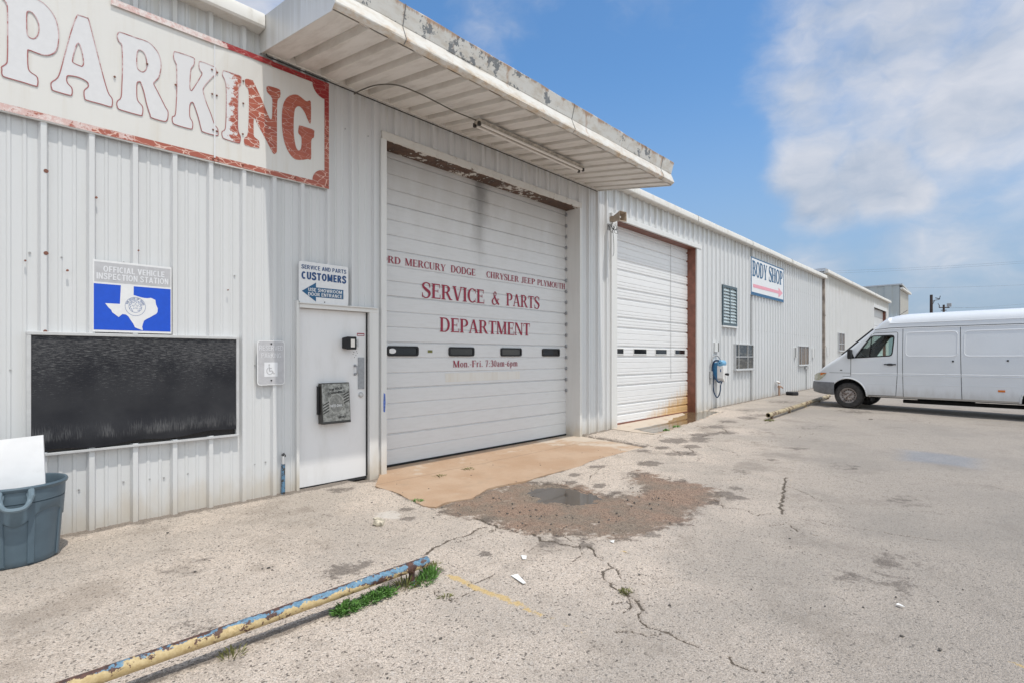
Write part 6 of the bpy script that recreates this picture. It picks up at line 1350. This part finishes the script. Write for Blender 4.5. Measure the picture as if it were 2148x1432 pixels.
mb.add(vs, [(i * m + k, i * m + (k + 1) % m, (i + 1) * m + (k + 1) % m, (i + 1) * m + k) for i in range(len(rings) - 1) for k in range(m)] + [tuple(range(m)), tuple(range((len(rings) - 1) * m, len(rings) * m))])
vb = mb.obj('body', 'van', van)
def cutter(mb, m_): return mb.obj('cut', m_, van)
cuts = []
for yc in (-.02, -4.03):
    for s in (0, 1):
        c = MB(); x0, x1 = (-.3, .30) if s == 0 else (2 * HW - .30, 2 * HW + .3); r = .455
        pr = [(r * math.cos(R_(a)), r * math.sin(R_(a)) * 1.03) for a in range(-40, 221, 10)] + [(-.40, -.8), (.40, -.8)]
        n = len(pr); c.add([(x, yc + a, .37 + b) for x in (x0, x1) for a, b in pr], [tuple(range(n)), tuple(range(n, 2 * n))[::-1]] + [(i, (i + 1) % n, n + (i + 1) % n, n + i) for i in range(n)]); cuts.append(cutter(c, 'black'))
def yz(loop, x0, x1, m_):
    c = MB(); n = len(loop); c.add([(x, a, b) for x in (x0, x1) for a, b in loop], [tuple(range(n)), tuple(range(n, 2 * n))[::-1]] + [(i, (i + 1) % n, n + (i + 1) % n, n + i) for i in range(n)]); return cutter(c, m_)
cuts.append(yz([(-1.30, .75), (.0, .75), (.08, 1.36), (-.12, 1.62), (-.56, 2.04), (-1.30, 2.04)], .125, 2 * HW - .125, 'interior'))
WIN = [(-.20, 1.425), (-.235, 1.475), (-.56, 1.965), (-.595, 2.0), (-.64, 2.015), (-1.05, 2.02), (-1.09, 2.005), (-1.105, 1.96), (-1.075, 1.56), (-1.055, 1.50), (-1.01, 1.478)]
cuts.append(yz(WIN, -.2, 2 * HW + .2, 'dark'))
cuts.append(yz([(.16, 1.42), (.30, 1.60), (-.42, 2.24), (-.62, 2.02)], .27, 2 * HW - .27, 'dark'))
for c in cuts:
    b = vb.modifiers.new('cut', 'BOOLEAN'); b.operation = 'DIFFERENCE'; b.object = c; b.solver = 'EXACT'; b.material_mode = 'TRANSFER'
dg = bpy.context.evaluated_depsgraph_get(); dg.update()
me2 = bpy.data.meshes.new_from_object(vb.evaluated_get(dg)); vb.modifiers.clear(); vb.data = me2
for c in cuts: bpy.data.objects.remove(c)
me2.polygons.foreach_set('use_smooth', [True] * len(me2.polygons)); me2.set_sharp_from_angle(angle=R_(34))
def sx(y, z, d=0.): return CXV - hw(y) * wz(z) - d
def ribbon(mb, pts, w_, d=.004, n=6, closed=False):   # flat strip lying on the near side
    c = pts if n == 1 else []
    if n > 1:
        for (a, b), (e, f) in zip(pts, pts[1:]):
            for k in range(n): c.append((a + (e - a) * k / n, b + (f - b) * k / n))
        c.append(pts[-1])
    L_ = []
    for i, p in enumerate(c):
        a = c[max(i - 1, 0)]; b = c[min(i + 1, len(c) - 1)]; dy, dz_ = b[0] - a[0], b[1] - a[1]; l = math.hypot(dy, dz_) or 1; ny_, nz2 = -dz_ / l * w_ / 2, dy / l * w_ / 2
        for s in (-1, 1): y, z = p[0] + s * ny_, p[1] + s * nz2; L_.append((sx(y, z, d), y, z))
    mb.add(L_, [(2 * i, 2 * i + 1, 2 * i + 3, 2 * i + 2) for i in range(len(c) - 1)])
def bead(mb, pts, r, d=0., n=8):
    c = []
    for (a, b), (e, f) in zip(pts, pts[1:]):
        for k in range(n): c.append((a + (e - a) * k / n, b + (f - b) * k / n))
    c.append(pts[-1]); mb.tube([(sx(y, z, d), y, z) for y, z in c], r, 8)
mb = MB()
ribbon(mb, [(-.103, .93), (-.103, 1.40)], .011); ribbon(mb, [(-.62, 2.075), (-.66, 2.095), (-1.16, 2.105), (-1.188, 2.08), (-1.195, 1.0), (-1.16, .41), (-.53, .40)], .011)
ribbon(mb, [(-.60, 2.06), (-.22, 1.50)], .007)
ribbon(mb, [(-1.30, 2.20), (-1.312, 1.0), (-1.325, .40)], .011); ribbon(mb, [(-2.478, 2.20), (-2.505, 1.0), (-2.52, .40)], .011)
ribbon(mb, [(-.66, 2.185), (-1.0, 2.215), (-1.3, 2.222), (-2.5, 2.215), (-5.7, 2.21)], .016)
ribbon(mb, [(-.11, .905), (.10, .905)], .007); ribbon(mb, [(.45, 1.0), (.10, 1.0), (-.10, 1.0)], .008)
mb.obj('panel_gap', 'seam', van)
mb = MB()
def rr2(y0, y1, z0, z1, r): q = rrect(min(y0, y1), max(y0, y1), z0, z1, r, 6); return q + [q[0]]
for a, b in ((-1.37, -2.43), (-2.56, -5.35)): bead(mb, rr2(a, b, 1.468, 2.085, .09), .011, -.003, 4)
for z in (.955, 1.0): bead(mb, [(-.11, z - .02 if z < .99 else z - .02), (-1.19, z), (-3.55, z + .012), (-5.6, z + .012)], .010, -.003, 14)
bead(mb, [(-.53, .71), (-3.53, .745)], .009, -.004, 20); bead(mb, [(-1.0, 2.345), (-5.7, 2.345)], .014, -.006, 20)
bead(mb, [(-.66, 2.165), (-1.0, 2.19), (-1.3, 2.198), (-5.7, 2.19)], .012, -.004, 10)
mb.obj('pressed_panel', 'van', van, smooth=True)
mb = MB()    # wheel arch lip
for yc in (-.02, -4.03):
    if mb.v: mb.cut()
    bead(mb, [(yc + .468 * math.cos(R_(a)), .37 + .485 * math.sin(R_(a))) for a in range(0, 181, 6)], .022, -.008, 1)
mb.obj('arch_lip', 'van', van, smooth=True)
# glass
gl = MB()
for side in (0, 1):
    x = lambda y, z: sx(y, z, -.010) if side == 0 else 2 * CXV - sx(y, z, -.010)
    gl.add([(x(a, b), a, b) for a, b in WIN], [tuple(range(len(WIN)))]); gl.cut()
gl.add([(xx, a, b) for xx in (.26, 2 * HW - .26) for a, b in ((.17, 1.48), (-.58, 2.165))], [(0, 1, 3, 2)])
gl.obj('window_glass', 'glass', van)
mb = MB(); q = WIN + [WIN[0]]; ribbon(mb, q, .030, .005, 3); ribbon(mb, [(-.595, 2.0), (-.555, 1.445)], .028, .006, 4); mb.obj('window_seal', 'dark', van)
mb = MB()
for s in (0, 1):
    f = (lambda p: p) if s == 0 else (lambda p: (2 * HW - p[0], p[1], p[2]))
    if mb.v: mb.cut()
    pts = [f((sx(y, z, .0) + .10, y, z)) for y, z in ((.16, 1.50), (-.26, 1.90), (-.60, 2.21))]
    mb.tube(pts, .028, 6)
mb.obj('windscreen_surround', 'dark', van)
# mirror, handle, badge, locks, lamp, marker
mb = MB(); mb.box(-.20, .01, -.15, -.065, 1.40, 1.665); mb.obj('mirror', 'dark', van, bevel=.03)
mb = MB(); mb.add([(sx(y, z, .012), y, z) for y, z in ((-.02, 1.395), (-.20, 1.41), (-.14, 1.56))] , [(0, 1, 2)]); mb.box(-.10, .08, -.13, -.09, 1.41, 1.44); mb.obj('mirror_mount', 'dark', van)
mb = MB(); mb.box(sx(-1, 1.25, .035), sx(-1, 1.25, -.01), -1.165, -.895, 1.237, 1.264); mb.obj('door_handle', 'dark', van, bevel=.008)
mb = MB(); mb.add([(sx(-1, 1.25, .006), a, b) for a, b in ell(-1.03, 1.245, .085, .035, 20)], [tuple(range(20))]); mb.obj('handle_recess', 'bumper', van)
mb = MB()
for y, z in ((-2.346, 1.34), (-3.35, 1.36)):
    if mb.v: mb.cut()
    mb.box(sx(y, z, .012), sx(y, z, -.01), y - .018, y + .018, z - .02, z + .02)
mb.obj('lock', 'dark', van)
mb = MB(); mb.box(sx(.14, 1.075, .008), sx(.14, 1.075, -.01), .11, .165, 1.065, 1.087); mb.obj('side_indicator', 'dark', van)
mb = MB(); mb.box(sx(-3.24, .64, .014), sx(-3.24, .64, -.01), -3.305, -3.18, .617, .667); mb.obj('side_marker', 'amber', van, bevel=.004)
def patch(mb, ya, yb, lo, hi, n, k, d):
    g_ = [[(sx(y, lo(y) + (hi(y) - lo(y)) * j / k, d), y, lo(y) + (hi(y) - lo(y)) * j / k) for j in range(k + 1)] for y in [ya + (yb - ya) * i / n for i in range(n + 1)]]
    mb.add([p for r in g_ for p in r], [(i * (k + 1) + j, i * (k + 1) + j + 1, (i + 1) * (k + 1) + j + 1, (i + 1) * (k + 1) + j) for i in range(n) for j in range(k)])
    mb.cut(); mb.add([(2 * CXV - p[0], p[1], p[2]) for r in g_ for p in r], [(i * (k + 1) + j, i * (k + 1) + j + 1, (i + 1) * (k + 1) + j + 1, (i + 1) * (k + 1) + j) for i in range(n) for j in range(k)])
mb = MB(); patch(mb, .53, .99, lambda y: .985 - .215 * max(0, min(1, (y - .53) / .22)) ** .7, lambda y: .99 - .09 * max(0, (y - .80) / .19), 16, 5, .012); mb.obj('headlight', 'headlamp', van, smooth=True)
mb = MB(); patch(mb, .53, .72, lambda y: .985 - .075 * max(0, (y - .53) / .19), lambda y: .992, 8, 2, .015); mb.obj('indicator', 'amber', van, smooth=True)
# bumper wrapped round the nose
mb = MB(); path = []
for i in range(41):
    t = i / 40; a = math.pi * t; 
    path.append((-math.cos(a), math.sin(a)))
vs = []; K = [(.725, .004), (.715, .022), (.60, .034), (.47, .034), (.38, .01), (.36, -.05)]
yy_ = [.31 + (1.10 - .31) * math.sin(math.pi / 2 * i / 20) for i in range(21)]
nose = [(hw(y), y) for y in yy_[:-1]] + [(.06, 1.10)]
full = [(CXV - a, y) for a, y in nose] + [(CXV + a, y) for a, y in nose[::-1]]
n = len(full)
for i, (x, y) in enumerate(full):
    a = full[max(i - 1, 0)]; b = full[min(i + 1, n - 1)]; tx_, ty_ = b[0] - a[0], b[1] - a[1]; l = math.hypot(tx_, ty_) or 1; nx_, ny_ = -ty_ / l, tx_ / l
    for z, d in K: vs.append((x + nx_ * d, y + ny_ * d, z - .03 * (z < .5) * 0 + (.0 if z > .5 else .10 * max(0, (y - .55)) )))
k = len(K); mb.add(vs, [(i * k + j, i * k + j + 1, (i + 1) * k + j + 1, (i + 1) * k + j) for i in range(n - 1) for j in range(k - 1)])
mb.obj('front_bumper', 'bumper', van, smooth=True)
mb = MB(); mb.box(.15, 2 * HW - .15, -5.86, -5.74, .42, .62); mb.obj('rear_bumper', 'bumper', van, bevel=.02)
# wheels
def wheel(x, y, s):
    w_ = bpy.data.objects.new('wheel', None)
    mb = MB(); R0 = .362
    mb.lathe([(.205, 0), (.215, -.012 * s), (.26, -.022 * s), (.33, -.014 * s), (.352, .012 * s), (R0, .04 * s), (R0, .17 * s), (.35, .20 * s), (.25, .21 * s), (.2, .20 * s)], (0, 0, 0), 48, 'x')
    ty = mb.obj('tyre', 'tyre', van, smooth=True, loc=(x, y, .362))
    mb = MB(); mb.lathe([(.215, -.004 * s), (.212, -.012 * s), (.200, -.010 * s), (.192, .02 * s), (.165, .045 * s), (.150, .045 * s), (.125, .02 * s), (.10, .012 * s), (.085, .015 * s), (.045, .015 * s), (.04, .0), (0, -.004 * s)], (0, 0, 0), 40, 'x'); rm = mb.obj('rim', 'rim', ty, smooth=True)
    mb = MB()
    for k in range(16):
        a = 2 * math.pi * k / 16; mb.add([(.040 * s - .004 * s, .158 * math.cos(a) + u * .012 * math.cos(a) - v * .016 * math.sin(a), .158 * math.sin(a) + u * .012 * math.sin(a) + v * .016 * math.cos(a)) for u, v in ((-1, -.7), (1, -1), (1, 1), (-1, .7))], [(0, 1, 2, 3)])
    mb.obj('vent_hole', 'black', ty)
    mb = MB()
    for k in range(5):
        a = 2 * math.pi * k / 5 + .3; c = (.010 * s, .068 * math.cos(a), .068 * math.sin(a)); mb.tube([c, (-.008 * s, c[1], c[2])], .012, 6)
    mb.obj('wheel_bolt', 'bronze', ty)
    bpy.data.objects.remove(w_); ty.name = 'wheel'; return ty
for y in (-.02, -4.03):
    wheel(.055, y, 1); wheel(2 * HW - .055, y, -1)
# cab inside
mb = MB()
for x in (.22, 1.15):
    if mb.v: mb.cut()
    mb.box(x, x + .48, -1.16, -.66, .85, 1.02); mb.add([(xx, a, b) for xx in (x, x + .48) for a, b in ((-1.05, 1.02), (-1.18, 1.60), (-1.28, 1.60), (-1.17, 1.0))], [(0, 1, 2, 3), (7, 6, 5, 4), (0, 4, 5, 1), (1, 5, 6, 2), (2, 6, 7, 3), (3, 7, 4, 0)])
mb.obj('seat', 'seat', van, bevel=.03)
mb = MB(); c = Vector((.47, -.36, 1.40)); ax = Vector((0, -.75, .66)).normalized(); u = Vector((1, 0, 0)); v_ = ax.cross(u)
mb.tube([c + (u * math.cos(t) + v_ * math.sin(t)) * .19 for t in [2 * math.pi * k / 24 for k in range(25)]], .016, 6); mb.tube([c, c + Vector((0, .18, -.16))], .03, 8); mb.tube([c - u * .19, c + u * .19], .018, 6); mb.obj('steering_wheel', 'dark', van)
mb = MB(); mb.add([(x, a, b) for x in (.13, 2 * HW - .13) for a, b in ((-.30, 1.0), (-.26, 1.32), (-.10, 1.40), (.05, 1.37), (.02, .8))], [tuple(range(5)), tuple(range(5, 10))[::-1]] + [(i, (i + 1) % 5, 5 + (i + 1) % 5, 5 + i) for i in range(5)]); mb.obj('dashboard', 'interior', van)
# underside: exhaust, axle, tanks, mud flap, wipers
mb = MB(); mb.tube([(.55, -1.2, .25), (.55, -5.3, .25)], .05, 8); mb.box(.62, 1.15, -2.6, -1.5, .22, .38); mb.tube([(.2, -4.03, .36), (1.66, -4.03, .36)], .07, 10); mb.box(.3, 1.5, -5.2, -.6, .33, .40); mb.tube([(.2, -.02, .3), (1.66, -.02, .3)], .05, 8)
mb.box(.06, .30, -.60, -.56, .23, .40); mb.obj('underbody', 'black', van)
mb = MB(); mb.tube(smooth_pts([(.25, .26, 1.455), (.35, .20, 1.50), (.55, .16, 1.525), (.95, .17, 1.515)]), .010, 6); mb.cut(); mb.tube(smooth_pts([(.9, .26, 1.455), (1.0, .2, 1.5), (1.3, .16, 1.52), (1.6, .2, 1.49)]), .010, 6); mb.obj('wiper', 'black', van)
mb = MB(); mb.tube([(.75, -.82, 2.42), (.72, -1.25, 2.72)], .006, 5); mb.lathe([(0, .03), (.03, .02), (.04, 0)], (.74, -.85, 2.43), 8); mb.obj('aerial', 'black', van)
